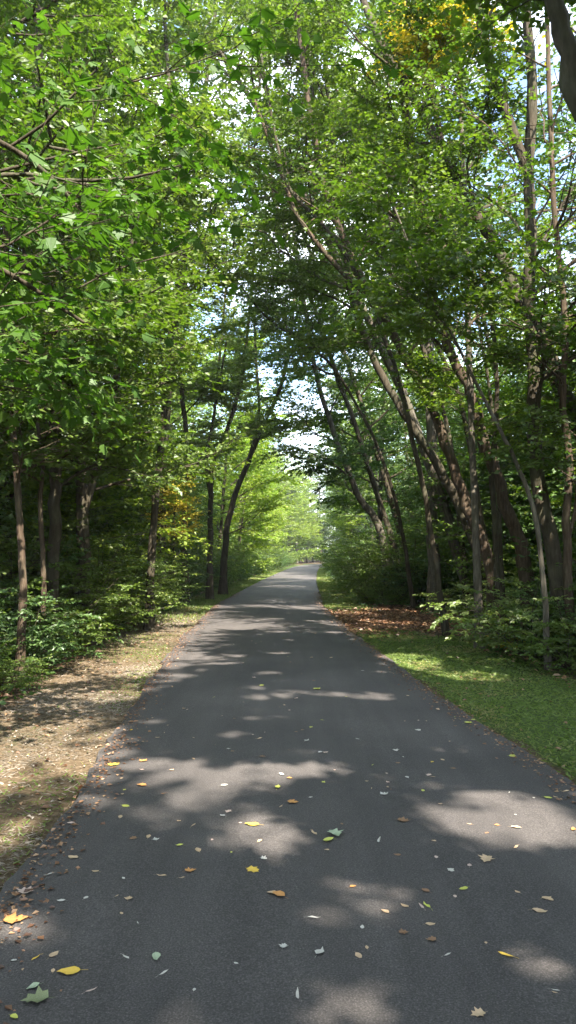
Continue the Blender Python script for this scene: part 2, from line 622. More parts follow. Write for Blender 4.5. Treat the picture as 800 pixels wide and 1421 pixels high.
def make_tree(rng, trunk, r0, r1, leaf='leaf', bark='bark', size=.083, nlimb=15, limb_len=3.0, t0=.35, t1=1.0, sec=8, tw=10, per=14,
              elev=(10, 55), bias=(0, 0), shape=LEAF4, extra=(), carve=True, flat=.75, droop=.25, sides=9, twigtube=True, name='tree', crown_fn=None,
              clear=None):
    """returns (trunk mesh, crown mesh, [limb meshes], origin)"""
    trunk = np.asarray(trunk, float)
    n = max(14, len(trunk) * 4)
    T = smooth_line(trunk, n)
    o = T[0].copy()
    u = np.linspace(0, 1, n)
    rad = r0 + (r1 - r0) * u ** .85
    T[1:-1] += rng.normal(0, 1, (n - 2, 3)) * rad[1:-1, None] * .16 * np.array([1, 1, 0])
    rad = rad * (1 + .55 * np.exp(-u * n / 1.3))
    W = Wood()
    W.tube(T, rad, sides, rng, .16)
    lines = [(T, rad, None)]
    limbs = []
    for (pts, ra, rb) in extra:
        E = smooth_line(pts, max(8, len(pts) * 4))
        rr = np.linspace(ra, rb, len(E))
        w2 = Wood()
        w2.tube(E, rr, max(6, sides - 1), rng, .14)
        limbs.append(w2)
        lines.append((E, rr, w2))
    A, Dv, Ln, Cl = [], [], [], []
    bx, by = bias

    def foliate(line, rads, wood, count, Lmax, ta, tb):
        ph = rng.random() * 6.28
        for q in range(count):
            t = ta + (tb - ta) * (q + rng.random() * .8) / count
            idx = min(int(t * (len(line) - 1)), len(line) - 2)
            p = line[idx] + (line[idx + 1] - line[idx]) * (t * (len(line) - 1) - idx)
            ph += 2.4 + rng.normal(0, .35)
            el = radians(elev[0] + (elev[1] - elev[0]) * (t * .7 + .3 * rng.random()))
            d = np.array([cos(ph) * cos(el) + bx, sin(ph) * cos(el) + by, sin(el)])
            prof_ = sin(pi * min(1, max(.12, (t - ta) / max(1e-3, tb - ta) * .75 + .2))) ** .6
            L = Lmax * (.6 + .5 * rng.random()) * prof_
            ln_ = limb_line(rng, p, d, L, 7, .05)
            r_ = max(.008, min(rads[idx] * .55, L * .016))
            if carve and any(open_gap(q_, 3) for q_ in ln_[1::2]):
                continue
            wood.tube(ln_, np.linspace(r_, r_ * .22, 7), 5)
            cl = rng.random()
            for s_ in range(sec):
                ts = .22 + .78 * (s_ + rng.random()) / sec
                k0 = min(int(ts * 6), 5)
                ps = ln_[k0] + (ln_[k0 + 1] - ln_[k0]) * (ts * 6 - k0)
                dd = unit(ln_[k0 + 1] - ln_[k0])
                sd = unit(np.cross(dd, [0, 0, 1.])) * (1 if s_ % 2 else -1)
                d2 = dd * .75 + sd * (.9 - .4 * ts) + rng.normal(0, .22, 3)
                d2[2] = d2[2] * .6
                L2 = L * (.52 - .27 * ts) * (.8 + .5 * rng.random()) + .25
                l2 = limb_line(rng, ps, d2, L2, 5, .0, .16)
                if carve and open_gap(l2[2]):
                    continue
                wood.tube(l2, np.linspace(r_ * .42, r_ * .12, 5), 4)
                m = max(3, int(tw * (.5 + L2 / 1.6)))
                tt = .1 + .9 * (np.arange(m) + rng.random(m)) / m
                tt = np.clip(tt, 0, .999)
                kk = np.minimum((tt * 4).astype(int), 3)
                pp = l2[kk] + (l2[kk + 1] - l2[kk]) * (tt * 4 - kk)[:, None]
                d0 = unit(l2[kk + 1] - l2[kk])
                sd = unit(np.cross(d0, [0, 0, 1.])) * np.where(np.arange(m) % 2, 1, -1)[:, None]
                d3 = d0 * (.35 + .6 * tt)[:, None] + sd * (1.0 - .5 * tt)[:, None] + rng.normal(0, .25, (m, 3)) * np.array([1, 1, .8])
                A.append(pp)
                Dv.append(unit(d3))
                Ln.append(.32 + .42 * rng.random(m))
                Cl.append(np.full(m, .55 * cl) + .45 * rng.random(m))
    foliate(T, rad, W, nlimb, limb_len, t0, t1)
    for (E, rr, w2) in lines[1:]:
        foliate(E, rr, w2, max(4, nlimb // 3), limb_len * .7, .3, 1.0)
    A, Dv, Ln, Cl = np.concatenate(A), np.concatenate(Dv), np.concatenate(Ln), np.concatenate(Cl)
    if carve:
        kp = sun_keep(A, rng)
        A, Dv, Ln, Cl = A[kp], Dv[kp], Ln[kp], Cl[kp]
    if clear is not None:
        kp = clear(A)
        A, Dv, Ln, Cl = A[kp], Dv[kp], Ln[kp], Cl[kp]
    if twigtube:
        W.sticks(A, A + Dv * Ln[:, None], np.full(len(A), .0035))
    P, D, N, sz, ti = twig_leaves(rng, A, Dv, Ln, per, size, flat, droop, Cl)
    if carve:
        kp = sun_keep(P, rng)
        P, D, N, sz, ti = P[kp], D[kp], N[kp], sz[kp], ti[kp]
    return (W.mesh(name + '_trunk', M[bark], o), leaves_mesh(name + '_crown', P, D, N, sz, ti, shape, M[leaf], o),
            [w.mesh(name + '_limb', M[bark], o) for w in limbs], o, P)


ALLP = []          # leaf positions of the near trees, for checking the shade


def place_tree(kind, label, cat, meshes, group=None, loc=None, rz=0, s=1):
    tm, cm, lm, o, P = meshes
    e = empty(kind, o if loc is None else loc, rz, s)
    tag(e, label, cat, group)
    obj('trunk', tm, e)
    obj('crown', cm, e)
    for l_ in lm:
        obj('limb', l_, e)
    if loc is None:
        ALLP.append(P)
    return e


def px_line(pts, Y, top=None, ys=None):
    """pixel points at depth Y -> world; the first point is dropped to the ground"""
    out = []
    for q, p in enumerate(pts):
        yy = Y if len(p) == 2 else p[2]
        out.append(at(p[0], p[1], yy))
    g = out[0].copy()
    g[2] = float(gz(g[0], g[1])) - .05
    out[0] = g
    if top:
        d = out[-1] - out[-2]
        d = d / np.linalg.norm(d)
        d = unit(d + np.array([0, 0, .5]))
        out.append(out[-1] + d * top)
    return np.array(out)


def rs(n):
    return np.random.default_rng(1000 + n)


# ------------------------------------------------------------------ trees on the right that can be told apart
def fork(pts, Y, ra, rb, top=0):
    p = [at(a[0], a[1], Y if len(a) == 2 else a[2]) for a in pts]
    if top:
        p.append(p[-1] + unit(p[-1] - p[-2] + np.array([0, 0, .2])) * top)
    return (np.array(p), ra, rb)


place_tree('deciduous_tree', 'tall dark forked tree at the right, rising straight behind the pale green shrub', 'tree',
           make_tree(rs(1), px_line([(778, 905), (772, 800), (751, 690), (742, 600), (740, 500), (735, 400), (737, 330), (733, 240)], 11), .12, .075,
                     size=.078, nlimb=15, limb_len=2.6, t0=.42, t1=.98, bias=(.25, .3),
                     extra=[fork([(733, 240), (700, 150), (672, 60), (655, -60)], 11, .075, .05, 4), fork([(733, 242), (739, 120), (730, 0), (735, -120)], 11, .085, .05, 4)]))
place_tree('deciduous_tree', 'brown tree leaning left over the verge with a sunlit patch on its trunk', 'tree',
           make_tree(rs(2), px_line([(688, 860), (679, 780), (655, 720), (635, 665), (612, 600), (590, 545), (562, 495), (522, 420), (485, 350), (452, 260), (430, 150)], 15, 3), .125, .05,
                     bark='bark_red', size=.078, nlimb=16, limb_len=2.6, t0=.5, bias=(-.1, .25),
                     extra=[fork([(520, 418), (470, 372), (420, 310), (398, 262)], 15, .06, .03, 2)]))
place_tree('deciduous_tree', 'darker leaning tree just left of the brown one with the sunlit patch', 'tree',
           make_tree(rs(3), px_line([(680, 840), (668, 775), (622, 672), (585, 610), (553, 562), (520, 500), (490, 420), (478, 340), (468, 240), (455, 120)], 17, 3), .12, .05,
                     size=.083, nlimb=15, limb_len=2.7, t0=.5, bias=(-.1, .3)))
place_tree('deciduous_tree', 'thick reddish tree curving left beside the tall forked tree', 'tree',
           make_tree(rs(4), px_line([(738, 860), (726, 770), (706, 715), (690, 660), (664, 590), (652, 540), (630, 500), (603, 420), (592, 330), (577, 240), (560, 130)], 13, 4), .125, .05,
                     bark='bark_red', size=.078, nlimb=14, limb_len=2.6, t0=.5, bias=(0, .3),
                     extra=[fork([(592, 330), (625, 270), (612, 190), (590, 90), (560, 0)], 13, .06, .04, 3)]))
place_tree('deciduous_tree', 'slanting tree rising from the right edge and crossing behind the tall forked one', 'tree',
           make_tree(rs(5), px_line([(905, 880), (850, 690), (800, 590), (765, 500), (748, 462), (712, 395), (680, 325), (642, 275), (603, 190), (560, 110), (515, 30)], 12, 3), .14, .05,
                     size=.078, nlimb=12, limb_len=2.4, t0=.55, bias=(0, .3)))
place_tree('deciduous_tree', 'near tree outside the right edge whose dark limb hangs into the top corner', 'tree',
           make_tree(rs(6), np.vstack([[3.6, 5.6, -.05], [3.55, 5.6, 1.5], [3.3, 5.7, 3.2], at(860, 250, 6), at(800, 140, 6), at(784, 60, 6), at(765, -20, 6), at(745, -200, 6.2), at(730, -420, 6.4)]), .13, .05,
                     size=.088, nlimb=8, limb_len=1.8, t0=.72, bias=(.1, .2)))
place_tree('deciduous_tree', 'upright grey tree in the right woods seen between the leaning ones', 'tree',
           make_tree(rs(7), px_line([(604, 830), (600, 700), (598, 560), (594, 400), (590, 300), (572, 200), (560, 60)], 19, 4), .15, .07, bark='bark_grey',
                     size=.12, nlimb=16, limb_len=2.8, t0=.35, bias=(0, .1)))
place_tree('sapling', 'thin bare stemmed sapling slanting left in front of the reddish curving tree', 'sapling',
           make_tree(rs(8), px_line([(760, 870), (748, 745), (722, 655), (692, 592), (655, 520), (628, 465), (600, 420)], 10, 1.5), .035, .012, bark='bark_grey',
                     size=.088, nlimb=6, limb_len=1.3, t0=.6))
place_tree('sapling', 'slender lime leaved young tree glowing beside the tall forked trunk', 'sapling',
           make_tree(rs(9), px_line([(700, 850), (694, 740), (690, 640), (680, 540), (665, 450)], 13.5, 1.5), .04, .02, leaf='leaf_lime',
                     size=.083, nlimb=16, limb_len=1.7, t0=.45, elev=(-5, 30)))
place_tree('deciduous_tree', 'slim tree with a pale sunlit lower stem, leaning left beyond the dark thicket', 'tree',
           make_tree(rs(10), px_line([(545, 800), (527, 735), (500, 692), (478, 640), (450, 560), (430, 470)], 25, 4), .14, .06, bark='bark_grey',
                     leaf='leaf_pale', size=.09, nlimb=9, limb_len=2.8, t0=.3, bias=(-.2, 0)))
place_tree('deciduous_tree', 'pair of pale thin stems at the right edge below the slanting tree', 'tree',
           make_tree(rs(11), px_line([(792, 850), (787, 740), (790, 640), (781, 560), (784, 440), (770, 300), (764, 150)], 10.5, 3), .06, .03, bark='bark_red',
                     size=.078, nlimb=20, limb_len=2.2, t0=.42, bias=(.2, .2),
                     extra=[fork([(789, 745), (800, 700), (803, 640), (815, 560)], 10.5, .03, .02, 2)]))

for q, (lab, pts, dep, ra, sd_) in enumerate([
        ('slender dark tree slanting far left, crossing before the brown leaning one', [(620, 850), (598, 740), (575, 620), (545, 500), (500, 390), (455, 320), (402, 262), (385, 200)], 14, .055, 41),
        ('thin whip like tree slanting up across the middle of the right canopy', [(700, 860), (668, 720), (640, 560), (590, 450), (530, 360), (470, 250), (432, 120), (420, 20)], 16, .06, 42),
        ('slim dark tree curving left among the upper boughs of the right side', [(650, 850), (640, 740), (622, 600), (575, 440), (540, 300), (505, 190), (440, 90), (350, 20)], 18, .07, 43),
        ('narrow tree leaning over the litter patch with bare lower stem', [(575, 840), (562, 760), (545, 680), (515, 600), (470, 520), (430, 480), (370, 440)], 20, .06, 44),
        ('slight upright tree between the thick reddish trunk and the forked one', [(690, 860), (688, 760), (683, 650), (690, 560), (682, 440), (650, 330), (605, 200), (585, 60)], 12.5, .05, 45)]):
    place_tree('deciduous_tree', lab, 'tree', make_tree(rs(sd_), px_line(pts, dep, 2), ra, .02, size=.083, nlimb=9, limb_len=1.8, t0=.6, bias=(0, .3)))

# ------------------------------------------------------------------ trees on the left that can be told apart
place_tree('deciduous_tree', 'slim dark upright tree on the left with its crown opening over the verge', 'tree',
           make_tree(rs(21), px_line([(207, 862), (212, 770), (222, 640), (231, 560), (229, 500), (245, 440), (258, 390), (250, 300), (240, 200)], 15, 3), .085, .04,
                     size=.088, nlimb=16, limb_len=2.3, t0=.45, bias=(-.1, .1)))
place_tree('deciduous_tree', 'tree leaning right from the left verge before the bright lime foliage', 'tree',
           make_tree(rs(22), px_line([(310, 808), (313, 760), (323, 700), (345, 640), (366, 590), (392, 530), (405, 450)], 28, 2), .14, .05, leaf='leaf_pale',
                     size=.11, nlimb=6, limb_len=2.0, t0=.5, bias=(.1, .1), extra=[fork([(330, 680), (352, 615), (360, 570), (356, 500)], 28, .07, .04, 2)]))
place_tree('deciduous_tree', 'upright dark tree beside the yellow foliage in the left woods', 'tree',
           make_tree(rs(23), px_line([(258, 830), (257, 720), (261, 650), (258, 590), (250, 520), (246, 440)], 23, 3), .11, .05, leaf='leaf_pale',
                     size=.10, nlimb=7, limb_len=2.1, t0=.5, extra=[fork([(261, 672), (277, 640), (290, 610), (300, 560)], 23, .05, .03, 2)]))
place_tree('deciduous_tree', 'fork trunked tree between the yellow foliage and the right leaning tree', 'tree',
           make_tree(rs(24), px_line([(292, 815), (292, 750), (293, 690), (297, 640), (318, 590), (335, 530), (345, 450)], 25, 3), .11, .045, leaf='leaf_pale',
                     size=.10, nlimb=7, limb_len=2.1, t0=.5, extra=[fork([(293, 690), (287, 640), (296, 590), (303, 520)], 25, .07, .04, 3)]))
place_tree('deciduous_tree', 'dark thick tree deep in the shade at the left edge', 'tree',
           make_tree(rs(25), px_line([(78, 880), (74, 800), (78, 700), (76, 600), (68, 480), (60, 300)], 11, 5), .10, .06,
                     size=.083, nlimb=15, limb_len=2.8, t0=.35, bias=(-.1, .2)))
place_tree('deciduous_tree', 'broad dark trunk forking low in the left woods', 'tree',
           make_tree(rs(26), px_line([(118, 850), (116, 780), (116, 700), (112, 620), (100, 500), (95, 350)], 13, 5), .13, .07,
                     size=.088, nlimb=15, limb_len=3.0, t0=.35, bias=(-.1, .2), extra=[fork([(117, 705), (135, 650), (152, 590), (165, 500)], 13, .09, .05, 3)]))
place_tree('sapling', 'thin reddish trunk at the far left edge catching the sun', 'sapling',
           make_tree(rs(27), px_line([(30, 880), (32, 800), (28, 720), (22, 640), (15, 520)], 9, 3), .05, .03, bark='bark_red',
                     size=.088, nlimb=10, limb_len=1.7, t0=.5))
place_tree('sapling', 'crooked pale brown sapling between the left edge and the dark thick tree', 'sapling',
           make_tree(rs(28), px_line([(58, 870), (61, 790), (56, 700), (60, 640), (50, 560)], 10, 3), .04, .02, bark='bark_red',
                     size=.088, nlimb=10, limb_len=1.6, t0=.5))
# the near maple whose big leaves hang into the left of the frame
place_tree('maple_tree', 'big leaved maple whose near branches hang in from the left edge', 'tree',
           make_tree(rs(29), np.array([[-4.0, 4.6, -.05], [-4.0, 4.6, 2.0], [-3.9, 4.7, 4.0], [-3.8, 4.8, 7.5], [-3.6, 4.9, 13.5]]), .15, .05, leaf='leaf_maple',
                     size=.095, nlimb=17, limb_len=2.6, t0=.22, t1=.95, bias=(.35, .35), shape=MAPLE, elev=(-8, 35), sec=6, tw=6, per=7, droop=.5,
                     extra=[(np.array([(-3.95, 4.65, 3.1), (-3.0, 4.8, 3.5), (-2.1, 5.0, 3.45), (-1.45, 5.25, 3.1)]), .04, .012),
                            (np.array([(-3.9, 4.7, 4.4), (-2.9, 5.0, 4.6), (-2.0, 5.3, 4.4), (-1.5, 5.6, 4.0)]), .04, .012),
                            (np.array([(-4.0, 4.6, 2.3), (-3.2, 4.8, 2.75), (-2.5, 5.0, 2.75), (-2.0, 5.2, 2.5)]), .03, .01)]))
place_tree('deciduous_tree', 'tall tree of the upper left whose outer leaves shine yellow green', 'tree',
           make_tree(rs(30), np.array([[-4.6, 8.6, -.05], [-4.5, 8.7, 2.5], [-4.2, 8.8, 5.5], [-4.0, 8.8, 8.5], [-3.9, 8.9, 12.5]]), .17, .06, leaf='leaf',
                     size=.088, nlimb=22, limb_len=3.0, t0=.28, bias=(.2, .1), shape=LEAF6, tw=8))
place_tree('deciduous_tree', 'large tree left of the path whose boughs reach over the verge, dull green', 'tree',
           make_tree(rs(31), np.array([[-4.9, 12.8, -.05], [-4.8, 12.8, 2.5], [-4.6, 12.9, 6], [-4.5, 13, 10], [-4.4, 13, 14.5]]), .16, .06, leaf='leaf',
                     size=.12, nlimb=22, limb_len=3.2, t0=.3, bias=(.15, 0), tw=8))

place_tree('deciduous_tree', 'tall pale leaved tree whose top closes the gap over the middle of the path', 'tree',
           make_tree(rs(32), np.array([[-3.6, 21, -.05], [-3.5, 21, 4.5], [-3.1, 21.1, 9], [-2.6, 21.2, 13.5], [-2.0, 21.2, 18.5]]), .15, .05, leaf='leaf_pale',
                     size=.10, nlimb=17, limb_len=3.0, t0=.5, bias=(.15, 0)))

# trees behind and beside the camera that shade the near path
k_n = 0
for (x, y, h, ln_, wh) in [(-4.3, -3.0, 13, 3.6, 'left of'), (4.6, -1.5, 13, 3.4, 'right of'), (-3.6, -8.5, 14, 3.8, 'left of'), (5.6, -7.0, 14, 4.0, 'right of'),
                           (5.2, 3.0, 12, 3.0, 'right of'), (-4.9, 1.0, 12, 3.0, 'left of'), (1.9, -11.0, 13, 4.0, 'behind'), (8.5, -3.5, 15, 3.6, 'far right of'), (9.5, 3.5, 14, 3.4, 'far right of'),
                           (4.3, -12.0, 14, 3.8, 'right rear of')]:
    r = rs(50 + k_n)
    place_tree('deciduous_tree', f'shade tree standing {wh} the viewpoint, number {k_n + 1} of those outside the view' if 0 else
               ['bushy shade tree close by at the left, out of view', 'bushy shade tree close by at the right, out of view', 'wide shade tree further back at the left rear', 'wide shade tree further back at the right rear',
                'low crowned tree just right of the view', 'low crowned tree just left of the view', 'spreading tree directly behind the viewpoint', 'tall tree off to the right, level with the viewpoint',
                'tall tree off to the right beyond the low crowned one', 'tall tree at the rear right, furthest back'][k_n], 'tree',
               make_tree(r, np.array([[x, y, -.05], [x * .97, y, h * .3], [x * .88, y, h * .65], [x * .8, y, h]]) + np.vstack([[0, 0, 0], r.normal(0, .15, (3, 3))]), .17, .05,
                         size=.14, nlimb=34, limb_len=ln_, t0=.25, tw=9, bias=(-.12 * np.sign(x), 0), twigtube=False, clear=lambda A: ~((A[:, 1] > 1.5) & (np.abs(A[:, 0]) < .42 * A[:, 1] + .6) & (A[:, 2] < 1.5 + .8 * A[:, 1]))))
    k_n += 1

# ------------------------------------------------------------------ the rest of the woods: shared tree shapes, every tree its own object
VAR = []
for v in range(10):
    r = rs(200 + v)
    h = 14 + 5 * r.random()
    lean = r.normal(0, .9, 2)
    tr = np.array([[0, 0, -.2], [lean[0] * .15, lean[1] * .15, h * .25], [lean[0] * .5, lean[1] * .5, h * .6], [lean[0], lean[1], h]])
    VAR.append(make_tree(r, tr, .10 + .07 * r.random(), .035, leaf=['leaf', 'leaf', 'leaf_cool', 'leaf_pale', 'leaf', 'leaf_cool', 'leaf_lime', 'leaf', 'leaf_pale', 'leaf'][v],
                         bark=['bark', 'bark_grey', 'bark', 'bark_red', 'bark'][v % 5], size=.115, nlimb=22, limb_len=3.1, t0=.18 + .14 * r.random(), elev=(0, 50),
                         sec=7, tw=9, per=13, carve=False, sides=6, twigtube=False))
ARCH = []       # trees whose upper trunk bends over the path (towards +X)
for v in range(4):
    r = rs(220 + v)
    h = 13 + 4 * r.random()
    b = 2.4 + 1.9 * r.random()
    tr = np.array([[0, 0, -.2], [.1 * b, 0, h * .25], [.35 * b, .2 * r.normal(), h * .5], [.7 * b, .3 * r.normal(), h * .78], [1.25 * b, 0, h]])
    ARCH.append(make_tree(r, tr, .12 + .05 * r.random(), .035, leaf=['leaf', 'leaf_pale', 'leaf', 'leaf_lime'][v], bark=['bark', 'bark_grey', 'bark_red', 'bark'][v],
                          size=.11, nlimb=24, limb_len=3.5, t0=.36, elev=(0, 50), sec=8, tw=8, per=12, carve=False, sides=8, twigtube=False, bias=(.25, 0)))
LOWV = []       # trees clothed to the ground for the forest edge
for v in range(5):
    r = rs(230 + v)
    h = 8 + 3 * r.random()
    tr = np.array([[0, 0, -.2], [.1, 0, h * .25], [.3, .2, h * .6], [.4, .1, h]])
    LOWV.append(make_tree(r, tr, .09, .03, leaf=['leaf_lime', 'leaf', 'leaf_cool', 'leaf_lime', 'leaf'][v], bark='bark', size=.115, nlimb=28, limb_len=2.6, t0=.06, elev=(-5, 50),
                          sec=7, tw=10, per=13, carve=False, sides=6, twigtube=False))

ORD = ['first', 'second', 'third', 'fourth', 'fifth', 'sixth', 'seventh', 'eighth', 'ninth', 'tenth']
def band(y):
    return 'beside the near lawn' if y < 13.5 else ('by the brown litter patch' if y < 22 else ('beyond the litter patch' if y < 40 else ('far up the path' if y < 75 else 'near the bend')))


def ordinal(n):
    if n >= 99:
        return 'hundredth'
    if n < 10:
        return ORD[n]
    tens = ['', 'ten', 'twenty', 'thirty', 'forty', 'fifty', 'sixty', 'seventy', 'eighty', 'ninety'][(n + 1) // 10]
    teen = ['tenth', 'eleventh', 'twelfth', 'thirteenth', 'fourteenth', 'fifteenth', 'sixteenth', 'seventeenth', 'eighteenth', 'nineteenth']
    if n + 1 < 20:
        return teen[n + 1 - 10]
    if (n + 1) % 10 == 0:
        return tens[:-1] + 'ieth'
    return tens + '-' + ORD[(n + 1) % 10 - 1]


r = rs(300)
spots = []
for side in (-1, 1):
    for row, (off, step, jit) in enumerate([(3.4, 4.4, .6), (7.0, 4.8, 1.3), (11.5, 8, 1.6), (17, 11, 2.2)]):
        y = {0: 17, 1: 14, 2: 11, 3: 16}[row] + (1.5 if side > 0 else 0)
        while y < 122:
            x = float(path_c(y)) + side * (HW + off) + r.normal(0, jit)
            if side < 0 and row == 0 and 36 < y < 85:
                x += .9
            if side > 0 and row > 0 and 17 < y < 62 and r.random() < .42:
                y += step * .8
                continue
            if abs(x - float(path_c(y))) - HW > 2.0 and not (side > 0 and row == 0 and 35 < y < 52):
                spots.append((x, y + r.normal(0, jit * .8), side, row))
            y += step * (1 + (.5 if y > 60 else 0)) * (.8 + .4 * r.random())
for q in range(14):                                  # closing the view where the path bends away
    yy = 118 + 45 * r.random()
    spots.append((float(path_c(yy)) - 6 + (-22 * r.random()) if q % 2 else float(path_c(yy)) + 5 + 16 * r.random(), yy, -1 if q % 2 else 1, 4))
for (x, y) in [(-2.5, 112), (-1.0, 124), (1.5, 128), (3.5, 138), (6.5, 146), (10.5, 157), (-5, 119), (5, 152), (0, 142), (8.5, 168), (12.5, 175)]:
    spots.append((x, y, -1, 4))
spots.sort(key=lambda t: t[1])
cnt = {}
WHERE = ['edging the', 'just inside the', 'well inside the', 'deep in the', 'at the end of the']
CN = {'leaf_green': 'mid green', 'leaf_cool_green': 'cool dark green', 'leaf_pale': 'pale green', 'leaf_lime': 'lime green'}
for (x, y, side, row) in spots:
    if row == 0 and y > 24 and r.random() < .3:
        continue
    low = (row == 0 and r.random() < (.6 if side < 0 else .3) and y > 22) or (row == 4 and r.random() < .6)
    pool = LOWV if low else VAR
    v = int(r.integers(len(pool)))
    if (side < 0 and 36 < y < 80 and row < 2) or (row == 4 and r.random() < .6):
        pool, v = (LOWV, [0, 3][int(r.integers(2))]) if row in (0, 4) else (VAR, 6)
    arch = row == 0 and pool is VAR and y < 60 and r.random() < (0 if side < 0 and y > 20 else (.6 if y < 26 else 0))
    if arch:
        pool, v = ARCH, int(r.choice([1, 3, 1, 0] if side < 0 and y > 20 else [0, 1, 2, 3]))
    src = pool[v]
    key = (side, row, band(y))
    n_ = cnt.get(key, 0)
    cnt[key] = n_ + 1
    sd = 'left' if side < 0 else 'right'
    e = place_tree('deciduous_tree', f'{CN[src[1].materials[0].name]} tree {WHERE[row]} {sd} woods {band(y)}, {ordinal(n_)} back', 'tree', src,
                   f'trees of the {sd} woods', (x, y, float(gz(x, y)) - .02), r.random() * 6.28, (.85 + .4 * r.random()) * (.8 if row in (2, 3) else (1.5 if row == 4 else (1.3 if low and y > 34 else 1))))
    # side rows lean towards the light over the path
    a = radians((r.uniform(5, 17) if side > 0 and not low and y < 30 else r.uniform(-1, 4)) if row < 2 else r.uniform(-2, 2))
    e.rotation_euler = (0, 0, e.rotation_euler[2])
    from mathutils import Matrix, Vector
    e.rotation_mode = 'QUATERNION'
    e.rotation_quaternion = (Matrix.Rotation(-side * a, 3, 'Y') @ Matrix.Rotation((r.normal(0, .45) + (0 if side < 0 else pi)) if arch else r.random() * 6.28, 3, 'Z')).to_quaternion()

# young understorey trees between the trunks
SAPV = []
for v in range(5):
    r2 = rs(240 + v)
    h = 3.4 + 2.2 * r2.random()
    tr = np.array([[0, 0, -.1], [.1, .1, h * .3], [.25, .05, h * .65], [.3, .2, h]])
    SAPV.append(make_tree(r2, tr, .035, .012, leaf=['leaf', 'leaf_cool', 'leaf_lime', 'leaf', 'leaf_cool'][v], bark='bark_grey', size=.085, nlimb=18, limb_len=1.5, t0=.16, elev=(-5, 40),
                          sec=6, tw=7, per=11, carve=False, sides=5, twigtube=False, flat=1.0))
uspots = []
for q in range(150):
    side = -1 if q % 2 else 1
    y = 9 + 50 * r.random() ** 1.3
    e_ = 3.2 + 9 * r.random()
    if side > 0 and y < 15:
        e_ += 2.2
    uspots.append((float(path_c(y)) + side * (HW + e_), y, side))
for q in range(46):
    y = 9 + 22 * r.random()
    sd_ = -1 if q % 3 else 1
    uspots.append((float(path_c(y)) + sd_ * (HW + (2.3 if sd_ < 0 else 3.6) + 2.6 * r.random()), y, sd_))
uspots.sort(key=lambda t: t[1])
cnt = {}
for (x, y, side) in uspots:
    v = int(r.choice([0, 1, 3, 4, 0, 1, 3, 4, 2]))
    n_ = cnt.get((side, band(y)), 0)
    cnt[(side, band(y))] = n_ + 1
    sd = 'left' if side < 0 else 'right'
    place_tree('sapling', f'{CN[SAPV[v][1].materials[0].name]} young tree in the {sd} woods {band(y)}, {ordinal(n_)} back', 'sapling', SAPV[v],
               f'young trees under the {sd} woods', (x, y, float(gz(x, y)) - .02), r.random() * 6.28, .8 + .5 * r.random())

# yellow crowned trees
yt = make_tree(rs(260), np.array([[0, 0, -.1], [.1, 0, 1.5], [.2, .1, 3], [.2, 0, 5]]), .05, .02, leaf='leaf_yellow', size=.10, nlimb=12, limb_len=.95, t0=.58, tw=6, per=10, carve=False, sides=6)
p = at(240, 700, 21)
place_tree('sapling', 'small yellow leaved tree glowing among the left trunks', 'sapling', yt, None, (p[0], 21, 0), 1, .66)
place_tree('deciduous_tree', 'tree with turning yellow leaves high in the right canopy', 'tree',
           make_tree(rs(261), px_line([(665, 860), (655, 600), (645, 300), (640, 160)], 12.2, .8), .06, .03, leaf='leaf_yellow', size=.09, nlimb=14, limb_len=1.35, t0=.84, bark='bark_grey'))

# distant woodland closing every view
def mass(name, label, pts, hts, n, seed, leaf, size):
    r = rs(seed)
    pts = np.array(pts, float)
    t = r.random(n) * (len(pts) - 1)
    i_ = np.minimum(t.astype(int), len(pts) - 2)
    P = pts[i_] + (pts[i_ + 1] - pts[i_]) * (t - i_)[:, None]
    P = P + r.normal(0, 2.2, (n, 2))
    top = hts[0] + (hts[1] - hts[0]) * vnoise(P[:, 0] * .16 + seed, P[:, 1] * .16)
    z = top * (r.random(n) ** .8)
    keepz = vnoise(P[:, 0] * .5 + z * .37, P[:, 1] * .5 + z * .61) > .30
    P, z = P[keepz], z[keepz]
    A = np.column_stack([P, z])
    Dv = unit(r.normal(0, 1, (len(A), 3)) * np.array([1, 1, .5]))
    q = twig_leaves(r, A, Dv, .6 + .6 * r.random(len(A)), 7, size, clump=vnoise(P[:, 0] * .3, z * .3))
    tag(obj(name, leaves_mesh(name, *q, LEAF4, M[leaf])), label, None, None, 'stuff')


mass('distant_woodland', 'leafy mass of the woodland further off', [(-27, -5), (-27, 30), (-25, 70), (-24, 125), (-10, 168), (8, 190), (45, 175), (60, 140)], (7, 12), 48000, 400, 'leaf', .36)
mass('distant_woodland', 'leafy mass of the woodland behind the right trees', [(27, -5), (28, 30), (29, 70), (32, 125), (48, 140)], (6, 11), 22000, 401, 'leaf_cool', .34)

